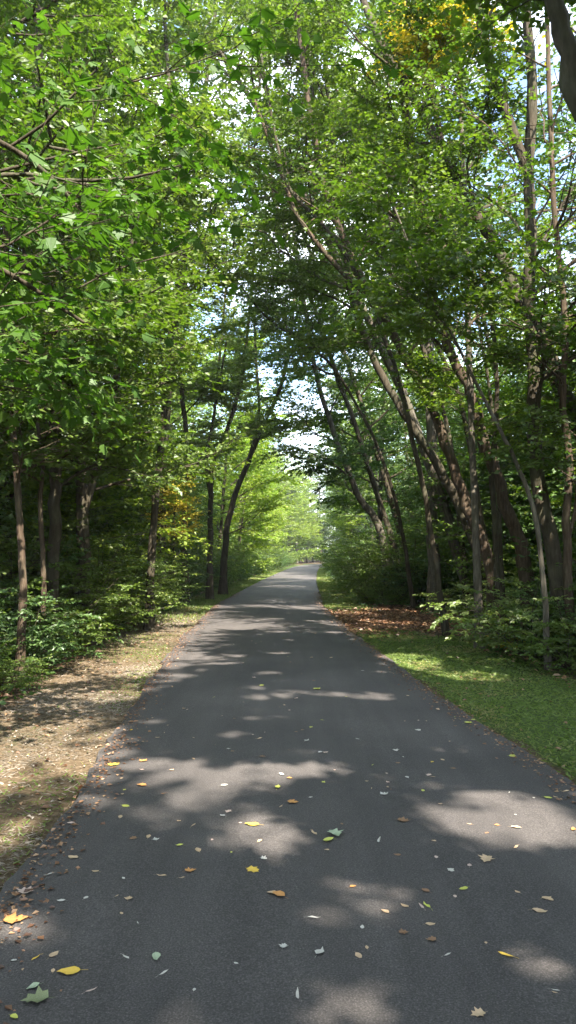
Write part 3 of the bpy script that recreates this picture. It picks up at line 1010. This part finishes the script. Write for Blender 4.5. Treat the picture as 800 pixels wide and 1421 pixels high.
# ------------------------------------------------------------------ shrubs
def make_shrub(seed, h, rad, leaf, size, stems=9, per=9, shape=LEAF6, tw=5, flat=.9, droop=.3):
    r = rs(seed)
    W = Wood()
    A, Dv, Ln, Cl = [], [], [], []
    for s_ in range(stems):
        ph = 2.4 * s_ + r.normal(0, .3)
        out_ = rad * (.25 + .75 * r.random())
        p0 = np.array([cos(ph), sin(ph), 0]) * .12
        hh = h * (.55 + .5 * r.random())
        d = np.array([cos(ph) * out_, sin(ph) * out_, hh])
        ln_ = limb_line(r, p0 - [0, 0, .06], d, np.linalg.norm(d), 7, -.06, .12)
        W.tube(ln_, np.linspace(.011, .004, 7), 4)
        cl = r.random()
        for b_ in range(6):
            ts = .15 + .85 * (b_ + r.random()) / 6
            k0 = min(int(ts * 6), 5)
            ps = ln_[k0] + (ln_[k0 + 1] - ln_[k0]) * (ts * 6 - k0)
            d2 = np.array([cos(ph + r.normal(0, 1.2)), sin(ph + r.normal(0, 1.2)), .25 * r.random()])
            L2 = rad * (.3 + .4 * r.random())
            l2 = limb_line(r, ps, d2, L2, 5, -.02, .12)
            W.tube(l2, np.linspace(.006, .002, 5), 3)
            tt = np.clip(.1 + .9 * (np.arange(tw) + r.random(tw)) / tw, 0, .999)
            kk = np.minimum((tt * 4).astype(int), 3)
            pp = l2[kk] + (l2[kk + 1] - l2[kk]) * (tt * 4 - kk)[:, None]
            d0 = unit(l2[kk + 1] - l2[kk])
            sd = unit(np.cross(d0, [0, 0, 1.])) * np.where(np.arange(tw) % 2, 1, -1)[:, None]
            A.append(pp)
            Dv.append(unit(d0 * .6 + sd * .8 + r.normal(0, .2, (tw, 3)) * np.array([1, 1, .6])))
            Ln.append(.16 + .26 * r.random(tw))
            Cl.append(np.full(tw, cl * .5) + .5 * r.random(tw))
    A, Dv, Ln, Cl = map(np.concatenate, (A, Dv, Ln, Cl))
    q = twig_leaves(r, A, Dv, Ln, per, size, flat, droop, Cl)
    q[0][:, 2] = np.maximum(q[0][:, 2], .03)
    return W.mesh('shrub_stems', M['bark'], np.zeros(3)), leaves_mesh('shrub_leaves', *q, shape, M[leaf])


SH = [make_shrub(500, 1.4, .9, 'leaf_cool', .062, 16, 10, tw=7), make_shrub(501, 1.7, 1.0, 'leaf', .060, 16, 10, tw=7), make_shrub(502, 1.1, 1.0, 'leaf_cool', .055, 16, 11, tw=7),
      make_shrub(503, 2.2, 1.1, 'leaf', .065, 18, 10, tw=7), make_shrub(504, .7, .6, 'leaf', .05, 11, 10), make_shrub(505, .55, .5, 'leaf_cool', .055, 10, 9),
      make_shrub(506, 1.4, 1.1, 'leaf_pale', .060, 15, 11, tw=7), make_shrub(507, .6, .4, 'leaf_lime', .085, 5, 6)]
YS = make_shrub(508, .45, .35, 'leaf_yellow', .06, 6, 6)


def place_shrub(src, x, y, s, label, group=None, cat='shrub', rz=None, name='shrub'):
    e = empty(name, (x, y, float(gz(x, y))), R0.random() * 6.28 if rz is None else rz, s)
    tag(e, label, cat, group)
    obj('stem', src[0], e)
    obj('foliage', src[1], e)


# shrubs with a look of their own
for (src, px, py, s, lab, nm) in [
        (SH[6], 740, 905, 1.05, 'broad pale green shrub at the foot of the tall forked tree, right of the lawn', 'shrub'),
        (SH[1], 800, 925, .7, 'dark shrub at the right edge behind the lawn', 'shrub'),
        (SH[6], 694, 868, .9, 'shrub with light tipped sprays behind the brown litter patch', 'shrub'),
        (YS, 702, 892, .8, 'small yellowing plant at the foot of the pale green shrub', 'plant'),
        (SH[7], 106, 882, .65, 'bright yellow green sprout at the edge of the left undergrowth', 'plant'),
        (SH[7], 40, 918, .6, 'light green leafy sprout low at the left edge', 'plant'),
        (SH[4], 4, 952, .6, 'low green plant at the left edge nearest the camera', 'plant')]:
    g = on_ground(px, py)
    place_shrub(src, g[0], g[1], s, lab, None, 'shrub' if nm == 'shrub' else 'plant', None, nm)

r = rs(310)
shr = []
for side in (-1, 1):
    y = 5.5 if side < 0 else 8.2
    while y < 105:
        for row in range(4 if y < 40 else 3):
            e0 = (1.5 if y < 9.5 else (1.05 if y < 30 else .9)) if side < 0 else (2.4 if y < 13.0 else (3.5 if y < 21 else (1.1 if y < 26 else 1.35)))
            e_ = e0 + row * (.95 if y < 30 else 1.4) + abs(r.normal(0, .2))
            yy = y + r.uniform(-.6, .6)
            x = float(path_c(yy)) + side * (HW + e_ + .55)
            shr.append((x, yy, side, row))
        y += (1.05 if y < 22 else (1.8 if y < 45 else 3.6))
shr.sort(key=lambda t: t[1])
cnt = {}
WH = ['front', 'second', 'third', 'back']
for (x, y, side, row) in shr:
    if row == 0:
        v, s = (int(r.choice([4, 5, 2, 0] if y < 9.5 or (side > 0 and y < 24) else [1, 0, 1, 3])), r.uniform(.75, 1.05))
        if y < 9 and side < 0:
            v, s = int(r.choice([4, 5])), r.uniform(.6, .9)
    else:
        v, s = int(r.choice([0, 1, 2, 6] if y < 9 else [1, 3, 3, 3, 0])), r.uniform(.8, 1.1)
    if y > 30:
        s *= 1.25
    n_ = cnt.get((side, row, band(y)), 0)
    cnt[(side, row, band(y))] = n_ + 1
    sd = 'left' if side < 0 else 'right'
    hgt = 'low' if v in (4, 5) else ('tall' if v in (3,) else 'bushy')
    place_shrub(SH[v], x, y, s, f'{hgt} shrub, {WH[row]} row of {sd} undergrowth {band(y)}, {ordinal(n_)} back', f'shrubs of the {sd} undergrowth')

# ------------------------------------------------------------------ stuff on the ground
def scatter(n, xr, yr, seed, wfun):
    r = rs(seed)
    x, y = r.uniform(*xr, n), r.uniform(*yr, n)
    x = x + path_c(y)
    m = r.random(n) < wfun(x, y)
    return x[m], y[m], r


def blades(name, label, n, xr, yr, seed, wfun, h, lean, mat, width=.10, tint=None):
    x, y, r = scatter(n, xr, yr, seed, wfun)
    k_ = len(x)
    ph = r.random(k_) * 6.28
    D = np.column_stack([np.cos(ph) * lean, np.sin(ph) * lean, np.ones(k_)]) + r.normal(0, .15, (k_, 3))
    D[:, 2] = np.abs(D[:, 2]) * (.3 + .7 * r.random(k_))
    N = np.column_stack([np.sin(ph * 3), np.cos(ph * 3), np.full(k_, .2)])
    sz = h * (.5 + .8 * r.random(k_)) * (1 + .5 * (vnoise(x * 1.6, y * 1.6) - .4))
    P = np.column_stack([x, y, gz(x, y) - .004])
    ti = .15 + .5 * vnoise(x * 2.2, y * 2.2) + .4 * r.random(k_) if tint is None else tint(x, y, r)
    shp = LEAFB * np.array([1, width / .10, 1])
    tag(obj(name, leaves_mesh(name, P, D, N, sz, ti, shp, M[mat])), label, None, None, 'stuff')


E = lambda x, y: np.abs(x - path_c(y)) - HW
off = lambda x, y: (E(x, y) > .0)
blades('grass', 'mown green grass of the right verge', 210000, (1.5, 6.5), (3.5, 34), 600, lambda x, y: zones(x, y)[1] * off(x, y) * np.clip(1.25 - y / 40, .4, 1), .042, 1.5, 'grass', .15)
blades('grass', 'green grass of the left verge further along', 90000, (-4.2, -1.5), (12, 75), 601, lambda x, y: zones(x, y)[1] * off(x, y), .07, .7, 'grass', .16)
blades('grass', 'green grass along the far right verge', 40000, (1.5, 4.2), (30, 80), 602, lambda x, y: zones(x, y)[1] * off(x, y), .08, .7, 'grass', .18)
blades('dry_grass', 'dry straw coloured mown grass of the left verge', 170000, (-4.1, -1.5), (1.5, 26), 603, lambda x, y: zones(x, y)[0] * off(x, y) * np.clip((vnoise(x * 1.3 + 20, y * .8) - .30) * 4, .12, 1), .05, 2.8, 'straw', .07,
       tint=lambda x, y, r: np.clip(.15 + .85 * vnoise(x * 1.3 + 5, y * .8) + .35 * (r.random(len(x)) - .4), 0, 1))
blades('grass', 'green tufts growing through the dry left verge', 80000, (-4.1, -1.5), (1.5, 26), 604, lambda x, y: zones(x, y)[0] * off(x, y) * np.clip((vnoise(x * 1.2 + 40, y * 1.0) - .45) * 2.5, 0.04, .95), .035, 1.3, 'grass', .12)


def litter(name, label, n, xr, yr, seed, wfun, size, mat='litter', shape=LEAF6, lift=.012):
    x, y, r = scatter(n, xr, yr, seed, wfun)
    k_ = len(x)
    ph = r.random(k_) * 6.28
    D = np.column_stack([np.cos(ph), np.sin(ph), r.normal(0, .25, k_)])
    N = np.column_stack([r.normal(0, .35, k_), r.normal(0, .35, k_), np.ones(k_)])
    P = np.column_stack([x, y, gz(x, y) + lift * (.4 + r.random(k_))])
    tag(obj(name, leaves_mesh(name, P, D, N, size * (.5 + .8 * r.random(k_)), r.random(k_), shape * np.array([1, 1, 2.2]), M[mat])), label, None, None, 'stuff')


litter('leaf_litter', 'brown dead leaves lying on the bare patch of the right verge', 16000, (1.5, 6.5), (12, 21.5), 610, lambda x, y: zones(x, y)[2] * off(x, y), .075)
litter('leaf_litter', 'brown dead leaves thinly scattered through both verges', 9000, (-4.2, 4.5), (1.5, 24), 611, lambda x, y: off(x, y) * np.where(x < 0, .38, .16), .05)
litter('leaf_litter', 'dead leaves covering the woodland floor', 40000, (-14, 14), (4, 45), 612, lambda x, y: (E(x, y) > 1.3) * (1 - zones(x, y)[1]), .09)
litter('wood_chips', 'pale crumbs and chips along the path edges', 26000, (-3.2, 2.0), (1.5, 22), 613, lambda x, y: off(x, y) * np.where(x < path_c(y), np.exp(-E(x, y) / .9), .35 * np.exp(-E(x, y) / .12)), .022, 'straw', LEAF4)


def edge_litter(n, seed):
    r = rs(seed)
    y = 1.5 + 28 * r.random(n) ** 1.4
    sd_ = np.where(r.random(n) < .5, -1, 1)
    e_ = -np.abs(r.normal(0, .11, n)) - .01
    x = path_c(y) + sd_ * (HW + e_)
    ph = r.random(n) * 6.28
    D = np.column_stack([np.cos(ph), np.sin(ph), r.normal(0, .15, n)])
    N = np.column_stack([r.normal(0, .25, n), r.normal(0, .25, n), np.ones(n)])
    P = np.column_stack([x, y, .008 + .01 * r.random(n)])
    tag(obj('leaf_litter', leaves_mesh('leaf_litter', P, D, N, .012 + .03 * r.random(n) ** 2.5, r.random(n), LEAF4 * np.array([1, 1, 1.5]), M['litter'])),
        'crumbs of dead leaf and bark washed onto both edges of the asphalt', None, None, 'stuff')


edge_litter(7500, 630)

# low leafy ground cover between the shrubs
x, y, r = scatter(15000, (-11, 11), (4.5, 60), 620, lambda x, y: (E(x, y) > np.where(x < path_c(y), 1.15, np.where(y < 21, 2.1, 1.0))) * np.where(y < 25, 1, .6))
ph = r.random(len(x)) * 6.28
A = np.column_stack([x, y, gz(x, y) + .04 + .28 * r.random(len(x)) ** 1.5 * np.clip(E(x, y) - 1.5, .2, 1)])
q = twig_leaves(r, A, np.column_stack([np.cos(ph), np.sin(ph), .15 * r.random(len(x))]), .15 + .15 * r.random(len(x)), 6, .075, .95, .15, vnoise(x * .9, y * .9))
tag(obj('ground_cover', leaves_mesh('ground_cover', *q, LEAF6, M['leaf_cool'])), 'low leafy ground cover under the shrubs on both sides', None, None, 'stuff')


# ------------------------------------------------------------------ fallen leaves on the asphalt
def flat_mat(name, col, col2):
    m, nt, out = nodes(name)
    L = nt.links
    tc = nt.nodes.new('ShaderNodeTexCoord')
    n = nt.nodes.new('ShaderNodeTexNoise')
    n.inputs['Scale'].default_value = 45
    n.inputs['Detail'].default_value = 4
    L.new(tc.outputs['Object'], n.inputs['Vector'])
    rr = ramp(nt, [(.35, col), (.7, col2)])
    L.new(n.outputs['Fac'], rr.inputs[0])
    p = nt.nodes.new('ShaderNodeBsdfPrincipled')
    p.inputs['Roughness'].default_value = .6
    p.inputs['Specular IOR Level'].default_value = .3
    L.new(rr.outputs[0], p.inputs['Base Color'])
    L.new(p.outputs[0], out.inputs[0])
    return m


FM = {'yellow': flat_mat('fallen_yellow', (.62, .42, .05), (.75, .55, .12)), 'orange': flat_mat('fallen_orange', (.42, .20, .06), (.58, .33, .12)),
      'tan': flat_mat('fallen_tan', (.40, .29, .17), (.58, .45, .30)), 'brown': flat_mat('fallen_brown', (.16, .09, .05), (.30, .19, .11)),
      'white': flat_mat('fallen_pale', (.38, .38, .34), (.60, .59, .53)), 'green': flat_mat('fallen_green', (.24, .33, .20), (.42, .48, .36)),
      'olive': flat_mat('fallen_olive', (.13, .17, .08), (.25, .28, .15)), 'lime': flat_mat('fallen_lime', (.42, .46, .08), (.55, .58, .15)),
      'pink': flat_mat('fallen_pinkish', (.45, .34, .28), (.60, .48, .42))}
OUT = {'maple': MAPLE * np.array([1, 1, 1]), 'oval': np.array([(0, 0, 0), (.12, .16, .0), (.32, .28, .0), (.58, .27, 0), (.82, .15, 0), (1, 0, 0), (.82, -.15, 0), (.58, -.27, 0), (.32, -.28, 0), (.12, -.16, 0)]),
       'sliver': np.array([(0, 0, 0), (.3, .10, 0), (.7, .09, 0), (1, 0, 0), (.7, -.09, 0), (.3, -.10, 0)])}
for k_ in OUT:
    OUT[k_] = OUT[k_] - np.array([.5, 0, 0])
_fl = {}


def fallen_mesh(shape, col, var):
    key = (shape, col, var)
    if key in _fl:
        return _fl[key]
    r = rs(700 + hash_(shape + col) + var)
    o2 = OUT[shape].copy()
    n = len(o2)
    # mid rib points so the blade can fold and curl
    h = n // 2
    rib = np.array([[o2[0, 0] + (o2[h, 0] - o2[0, 0]) * t, 0, 0] for t in (.33, .66)])
    V = np.vstack([o2, rib])
    V[:, :2] += r.normal(0, .025, (len(V), 2))
    curl, fold = r.uniform(.15, .6), r.uniform(.15, .6)
    V[:, 2] = curl * V[:, 0] ** 2 * .8 + fold * np.abs(V[:, 1]) * .7 + r.normal(0, .02, len(V))
    V[:, 2] -= V[:, 2].min() - .02
    stem = np.array([[-.5, .012, .05], [-.5, -.012, .05], [-.78, -.01, .03], [-.78, .01, .03]])
    a, b = n, n + 1
    V = np.vstack([V, stem])
    fs = []
    # left side 0..h, right side h..n
    left = list(range(0, h + 1))
    right = [0] + list(range(n - 1, h - 1, -1))
    for sidev, flip in ((left, 1), (right, -1)):
        m_ = len(sidev)
        ribidx = lambda j: 0 if j < m_ * .25 else (a if j < m_ * .5 else (b if j < m_ * .85 else h))
        for j in range(m_ - 1):
            tri = [sidev[j], sidev[j + 1], ribidx(j)]
            if len(set(tri)) == 3:
                fs.append(tri)
            ri, rj = ribidx(j), ribidx(j + 1)
            if ri != rj:
                t2 = [sidev[j + 1], rj, ri]
                if len(set(t2)) == 3:
                    fs.append(t2)
    F_ = np.array(fs)
    s0 = n + 2
    me = mesh_from('fallen_leaf', V, [F_, np.array([[s0, s0 + 1, s0 + 2, s0 + 3]])], FM[col], False)
    _fl[key] = me
    return me


def hash_(s_):
    return sum(ord(c_) * (i_ + 1) for i_, c_ in enumerate(s_)) % 997


def pathz(x, y):
    d = abs(x - float(path_c(y)))
    return float(np.interp(d, [0, HW / 2, HW - .05, HW], [.022, .014, .004, -.006]))


def fallen(px, py, w, col, shape, label, group='fallen leaves on the asphalt', rz=None):
    g = on_ground(px, py, .012)
    dist = math.hypot(g[1], CAMZ)
    s = w / F * g[1] * 1.02
    o = obj('fallen_leaf', fallen_mesh(shape, col, int(R0.integers(3))))
    o.location = (g[0], g[1], (pathz(g[0], g[1]) if abs(g[0] - path_c(g[1])) < HW else float(gz(g[0], g[1]))) + .001)
    o.rotation_euler = (0, 0, R0.random() * 6.28 if rz is None else rz)
    s *= {'maple': .74, 'oval': .88, 'sliver': 1.1}[shape]
    o.scale = (s, s, s)
    tag(o, label, 'leaf', group)


FL = [(159, 1060, 22, 'yellow', 'maple', 'yellow fallen leaf near the left path edge, above the orange one'),
      (200, 1055, 18, 'orange', 'maple', 'crumpled orange brown leaf right of the yellow one by the left edge'),
      (197, 1090, 17, 'orange', 'oval', 'orange leaf just below the crumpled orange brown one'),
      (182, 1012, 8, 'yellow', 'oval', 'tiny yellow leaf highest up near the left path edge'),
      (175, 1118, 15, 'lime', 'oval', 'greenish yellow leaf in the dim left of the path'),
      (386, 1095, 15, 'lime', 'oval', 'yellow green leaf in the dappled middle of the path'),
      (312, 1091, 13, 'white', 'oval', 'whitish leaf left of the yellow green one in the dapples'),
      (350, 1146, 24, 'yellow', 'oval', 'yellow leaf lying in the round sunlit spot'),
      (275, 1181, 16, 'tan', 'oval', 'tan leaf below left of the round sunlit spot'),
      (216, 1165, 14, 'white', 'maple', 'whitish leaf left of the tan one, below the dapples'),
      (102, 1189, 20, 'tan', 'oval', 'flat tan leaf alone near the left path edge'),
      (265, 1209, 20, 'orange', 'maple', 'orange yellow leaf pair left of the bright yellow leaf'),
      (352, 1210, 26, 'yellow', 'maple', 'bright yellow leaf near the centre of the path'),
      (367, 1194, 14, 'white', 'maple', 'crumpled grey white leaf just above the bright yellow leaf'),
      (387, 1245, 24, 'orange', 'oval', 'orange leaf below right of the bright yellow leaf'),
      (37, 1235, 34, 'pink', 'maple', 'large pinkish tan leaf at the left path edge'),
      (22, 1276, 40, 'orange', 'maple', 'largest orange brown leaf at the left edge of the picture'),
      (85, 1249, 13, 'white', 'oval', 'small white leaf right of the large pinkish one'),
      (120, 1245, 11, 'white', 'oval', 'smaller white leaf further right of the large pinkish one'),
      (172, 1219, 8, 'white', 'oval', 'tiny white flake between the tan and the orange yellow leaves'),
      (75, 1324, 20, 'tan', 'oval', 'yellowish tan leaf above the largest bright yellow leaf'),
      (50, 1328, 15, 'yellow', 'sliver', 'narrow yellow leaf left of the yellowish tan one'),
      (96, 1348, 36, 'yellow', 'oval', 'largest bright yellow leaf, bottom left of the path'),
      (74, 1346, 11, 'tan', 'oval', 'small tan leaf touching the largest bright yellow one'),
      (46, 1369, 22, 'green', 'oval', 'pale green leaf at the bottom left'),
      (48, 1387, 46, 'olive', 'maple', 'large dull olive leaf under the pale green one at the bottom left'),
      (217, 1330, 22, 'green', 'oval', 'pale green leaf alone in the lower left of the path'),
      (175, 1329, 16, 'white', 'sliver', 'white sliver left of the lone pale green leaf'),
      (227, 1352, 16, 'white', 'sliver', 'white sliver below the lone pale green leaf'),
      (127, 1374, 17, 'pink', 'sliver', 'pinkish sliver right of the pale green leaf at the bottom left'),
      (328, 1339, 8, 'white', 'oval', 'small white flake low in the middle of the path'),
      (270, 1375, 9, 'white', 'oval', 'dim white flake near the bottom, left of the middle'),
      (394, 1316, 17, 'white', 'maple', 'crumpled whitish leaf low in the middle of the path'),
      (19, 1331, 10, 'white', 'oval', 'pale flake at the lower left edge of the picture'),
      (20, 1410, 16, 'lime', 'oval', 'pale yellow leaf in the bottom left corner'),
      (99, 1141, 13, 'pink', 'oval', 'pinkish leaf in the dim sun spot by the left edge'),
      (67, 1212, 13, 'white', 'sliver', 'pale sliver beside the left path edge below the lone tan leaf'),
      (650, 1003, 14, 'lime', 'oval', 'yellow green leaf near the right path edge, the upper one'),
      (657, 998, 8, 'lime', 'oval', 'tiny lime leaf touching the upper yellow green one'),
      (712, 1049, 15, 'lime', 'maple', 'yellow green leaf near the right path edge, the lower one'),
      (581, 1014, 12, 'white', 'maple', 'white leaf left of the upper yellow green one'),
      (550, 1043, 12, 'white', 'maple', 'white leaf left of the small tan pair'),
      (615, 1055, 9, 'tan', 'oval', 'small tan leaf, right one of a pair'),
      (600, 1058, 8, 'yellow', 'oval', 'small yellow leaf, left one of a pair'),
      (565, 1080, 10, 'white', 'oval', 'white flake below left of the small tan pair'),
      (445, 1046, 11, 'white', 'oval', 'white flake in the middle distance, right of centre'),
      (426, 1030, 12, 'white', 'oval', 'white oval leaf above the middle distance flake'),
      (761, 1106, 13, 'lime', 'oval', 'pale yellow leaf in the sunlit streak at the right'),
      (771, 1105, 9, 'tan', 'oval', 'tan leaf touching the pale yellow one in the sunlit streak'),
      (407, 1116, 20, 'orange', 'maple', 'orange brown leaf in the middle of the path right of the round spot'),
      (431, 1109, 8, 'white', 'oval', 'white flake just right of the middle orange brown leaf'),
      (534, 1104, 17, 'white', 'maple', 'tattered whitish leaf right of centre'),
      (455, 1170, 20, 'lime', 'oval', 'pale yellow leaf under the pale green maple leaf'),
      (466, 1162, 30, 'green', 'maple', 'pale green maple leaf right of the path centre'),
      (436, 1159, 17, 'tan', 'sliver', 'curled tan leaf left of the pale green maple leaf'),
      (526, 1170, 17, 'white', 'sliver', 'greyish leaf right of the pale green maple leaf'),
      (561, 1141, 22, 'brown', 'maple', 'dark brown leaf at the tip of the big sunlit patch'),
      (690, 1146, 8, 'orange', 'oval', 'tiny orange leaf in the middle of the big sunlit patch'),
      (796, 1151, 12, 'orange', 'oval', 'orange leaf at the right edge of the big sunlit patch'),
      (627, 1210, 14, 'white', 'maple', 'white leaf below the big sunlit patch'),
      (675, 1195, 30, 'tan', 'maple', 'large tan leaf at the lower rim of the big sunlit patch'),
      (652, 1203, 11, 'pink', 'oval', 'small pinkish leaf left of the large tan one'),
      (606, 1192, 9, 'pink', 'oval', 'tiny pinkish flake above the white leaf below the sunlit patch'),
      (490, 1234, 11, 'orange', 'oval', 'small pale orange leaf in the faint sun streak'),
      (598, 1286, 16, 'tan', 'oval', 'pale tan leaf alone in the lower right of the path'),
      (750, 1266, 23, 'tan', 'oval', 'large pale tan leaf near the right edge of the picture'),
      (702, 1328, 21, 'yellow', 'sliver', 'narrow yellow leaf low on the right'),
      (632, 1247, 9, 'pink', 'oval', 'tiny pink leaf between the white and the pale tan leaves'),
      (503, 1291, 11, 'white', 'oval', 'dim white flake left of the lone pale tan leaf'),
      (621, 1329, 13, 'white', 'sliver', 'white sliver low on the right, left of the narrow yellow leaf'),
      (663, 1412, 28, 'tan', 'maple', 'tan leaf cut by the bottom of the picture'),
      (771, 1377, 12, 'white', 'sliver', 'white sliver in the bottom right'),
      (402, 1082, 9, 'orange', 'oval', 'tiny orange leaf in the upper dapples'),
      (752, 1057, 13, 'tan', 'oval', 'pale leaf on the right path edge'),
      (440, 958, 14, 'lime', 'oval', 'pale yellow leaf far up the path')]
for f_ in FL:
    fallen(*f_)
r = rs(720)
m_ = 0
while m_ < 150:                                       # the many small flecks further up the path
    py = 850 + (1 - r.random() ** .6) * 450 if m_ % 4 else r.uniform(1000, 1400)
    px = r.uniform(100, 790)
    g = on_ground(px, py, .012)
    if abs(g[0] - path_c(g[1])) > HW - .05:
        continue
    if py > 1100 and r.random() < .55:
        continue
    m_ += 1
    sz = r.uniform(.018, .06) if g[1] < 8 else r.uniform(.035, .085)
    shp = ['oval', 'sliver', 'maple', 'oval'][int(r.integers(4))]
    col = ['white', 'tan', 'tan', 'pink', 'brown', 'lime', 'tan', 'brown'][int(r.integers(8))]
    cn = {'white': 'whitish', 'tan': 'tan', 'pink': 'pinkish', 'brown': 'brown', 'lime': 'yellowish'}[col]
    sw = {'sliver': 'thin', 'oval': 'rounded', 'maple': 'ragged'}[shp]
    wh = 'far up the path' if g[1] > 12 else ('in the middle distance of the path' if g[1] > 6.5 else 'on the nearer asphalt')
    fallen(px, py, sz / g[1] * F, col, shp, f'small {cn} {sw} leaf fleck {wh}', f'small {cn} {sw} leaf flecks {wh}')

# ------------------------------------------------------------------ air
hz = bpy.data.materials.new('haze')
hz.use_nodes = True
hz.node_tree.nodes.clear()
ho = hz.node_tree.nodes.new('ShaderNodeOutputMaterial')
hv = hz.node_tree.nodes.new('ShaderNodeVolumePrincipled')
hv.inputs['Color'].default_value = (.88, .93, 1, 1)
hv.inputs['Density'].default_value = .0006
hv.inputs['Anisotropy'].default_value = .2
hz.node_tree.links.new(hv.outputs[0], ho.inputs['Volume'])
bx0, bx1, by0, by1, bz0, bz1 = gx[0] - 5, gx[-1] + 5, gy[0] - 5, gy[-1] + 5, -3.0, 27.0
V = np.array([(x_, y_, z_) for z_ in (bz0, bz1) for y_ in (by0, by1) for x_ in (bx0, bx1)])
tag(obj('haze', mesh_from('haze', V, [np.array([[0, 2, 3, 1], [4, 5, 7, 6], [0, 1, 5, 4], [2, 6, 7, 3], [0, 4, 6, 2], [1, 3, 7, 5]])], hz)), 'thin summer haze between the trees', None, None, 'stuff')

# ------------------------------------------------------------------ world, sun, camera
w = bpy.data.worlds.new('World')
bpy.context.scene.world = w
w.use_nodes = True
nt = w.node_tree
bg = nt.nodes['Background']
sky = nt.nodes.new('ShaderNodeTexSky')
sky.sky_type = 'NISHITA'
sky.sun_disc = False
sky.sun_elevation = SUN_EL
sky.sun_rotation = SUN_AZ
sky.air_density = 1.0
sky.dust_density = 1.2
# broken white clouds in the sky dome
tc = nt.nodes.new('ShaderNodeTexCoord')
n = nt.nodes.new('ShaderNodeTexNoise')
n.inputs['Scale'].default_value = 3.2
n.inputs['Detail'].default_value = 7
n.inputs['Roughness'].default_value = .6
nt.links.new(tc.outputs['Generated'], n.inputs['Vector'])
rr = ramp(nt, [(.44, (0, 0, 0)), (.60, (.85, .85, .85))])
nt.links.new(n.outputs['Fac'], rr.inputs[0])
mx = nt.nodes.new('ShaderNodeMix')
mx.data_type = 'RGBA'
nt.links.new(rr.outputs[0], mx.inputs[0])
nt.links.new(sky.outputs[0], mx.inputs[6])
mx.inputs[7].default_value = (7.6, 7.7, 7.9, 1)
nt.links.new(mx.outputs[2], bg.inputs[0])
bg.inputs[1].default_value = .14

sun = bpy.data.lights.new('sun', 'SUN')
sun.energy = 5.0
sun.angle = radians(.53)
sun.color = (1, .87, .76)
so = bpy.data.objects.new('sun', sun)
C.objects.link(so)
from mathutils import Vector
so.rotation_euler = Vector(S).to_track_quat('Z', 'Y').to_euler()
so.location = (0, 0, 30)

cam = bpy.data.cameras.new('camera')
cam.sensor_fit = 'VERTICAL'
cam.sensor_height = 36
cam.lens = 36 * F / 1421
cam.clip_end = 3000
cam.clip_start = .05
co = bpy.data.objects.new('camera', cam)
C.objects.link(co)
co.location = (0, 0, CAMZ)
co.rotation_euler = (pi / 2 + PITCH, 0, 0)
sc = bpy.context.scene
sc.camera = co
sc.view_settings.view_transform = 'Standard'
sc.view_settings.look = 'None'
sc.view_settings.exposure = 2.36
sc.cycles.volume_bounces = 0
sc.view_settings.gamma = 1
cy = sc.cycles
cy.max_bounces = 7
cy.diffuse_bounces = 4
cy.transmission_bounces = 5
cy.glossy_bounces = 2
cy.transparent_max_bounces = 4
cy.use_denoising = True
cy.denoiser = 'OPENIMAGEDENOISE'
cy.sample_clamp_indirect = 6
cy.caustics_reflective = False
cy.caustics_refractive = False

# share of the path's area that the leaves shade, by distance (printed for checking only)
P = np.concatenate(ALLP)
G = P[:, :2] - S[None, :2] * (P[:, 2] / S[2])[:, None]
for y0 in range(2, 24, 3):
    m = (G[:, 1] > y0) & (G[:, 1] < y0 + 3) & (np.abs(G[:, 0] - path_c(G[:, 1])) < HW)
    print('SHADE', y0, round(m.sum() * .0045 / (3 * 2 * HW), 2))
print('LEAVES', len(P), 'SPOTS', len(spots), 'SHRUBS', len(shr))
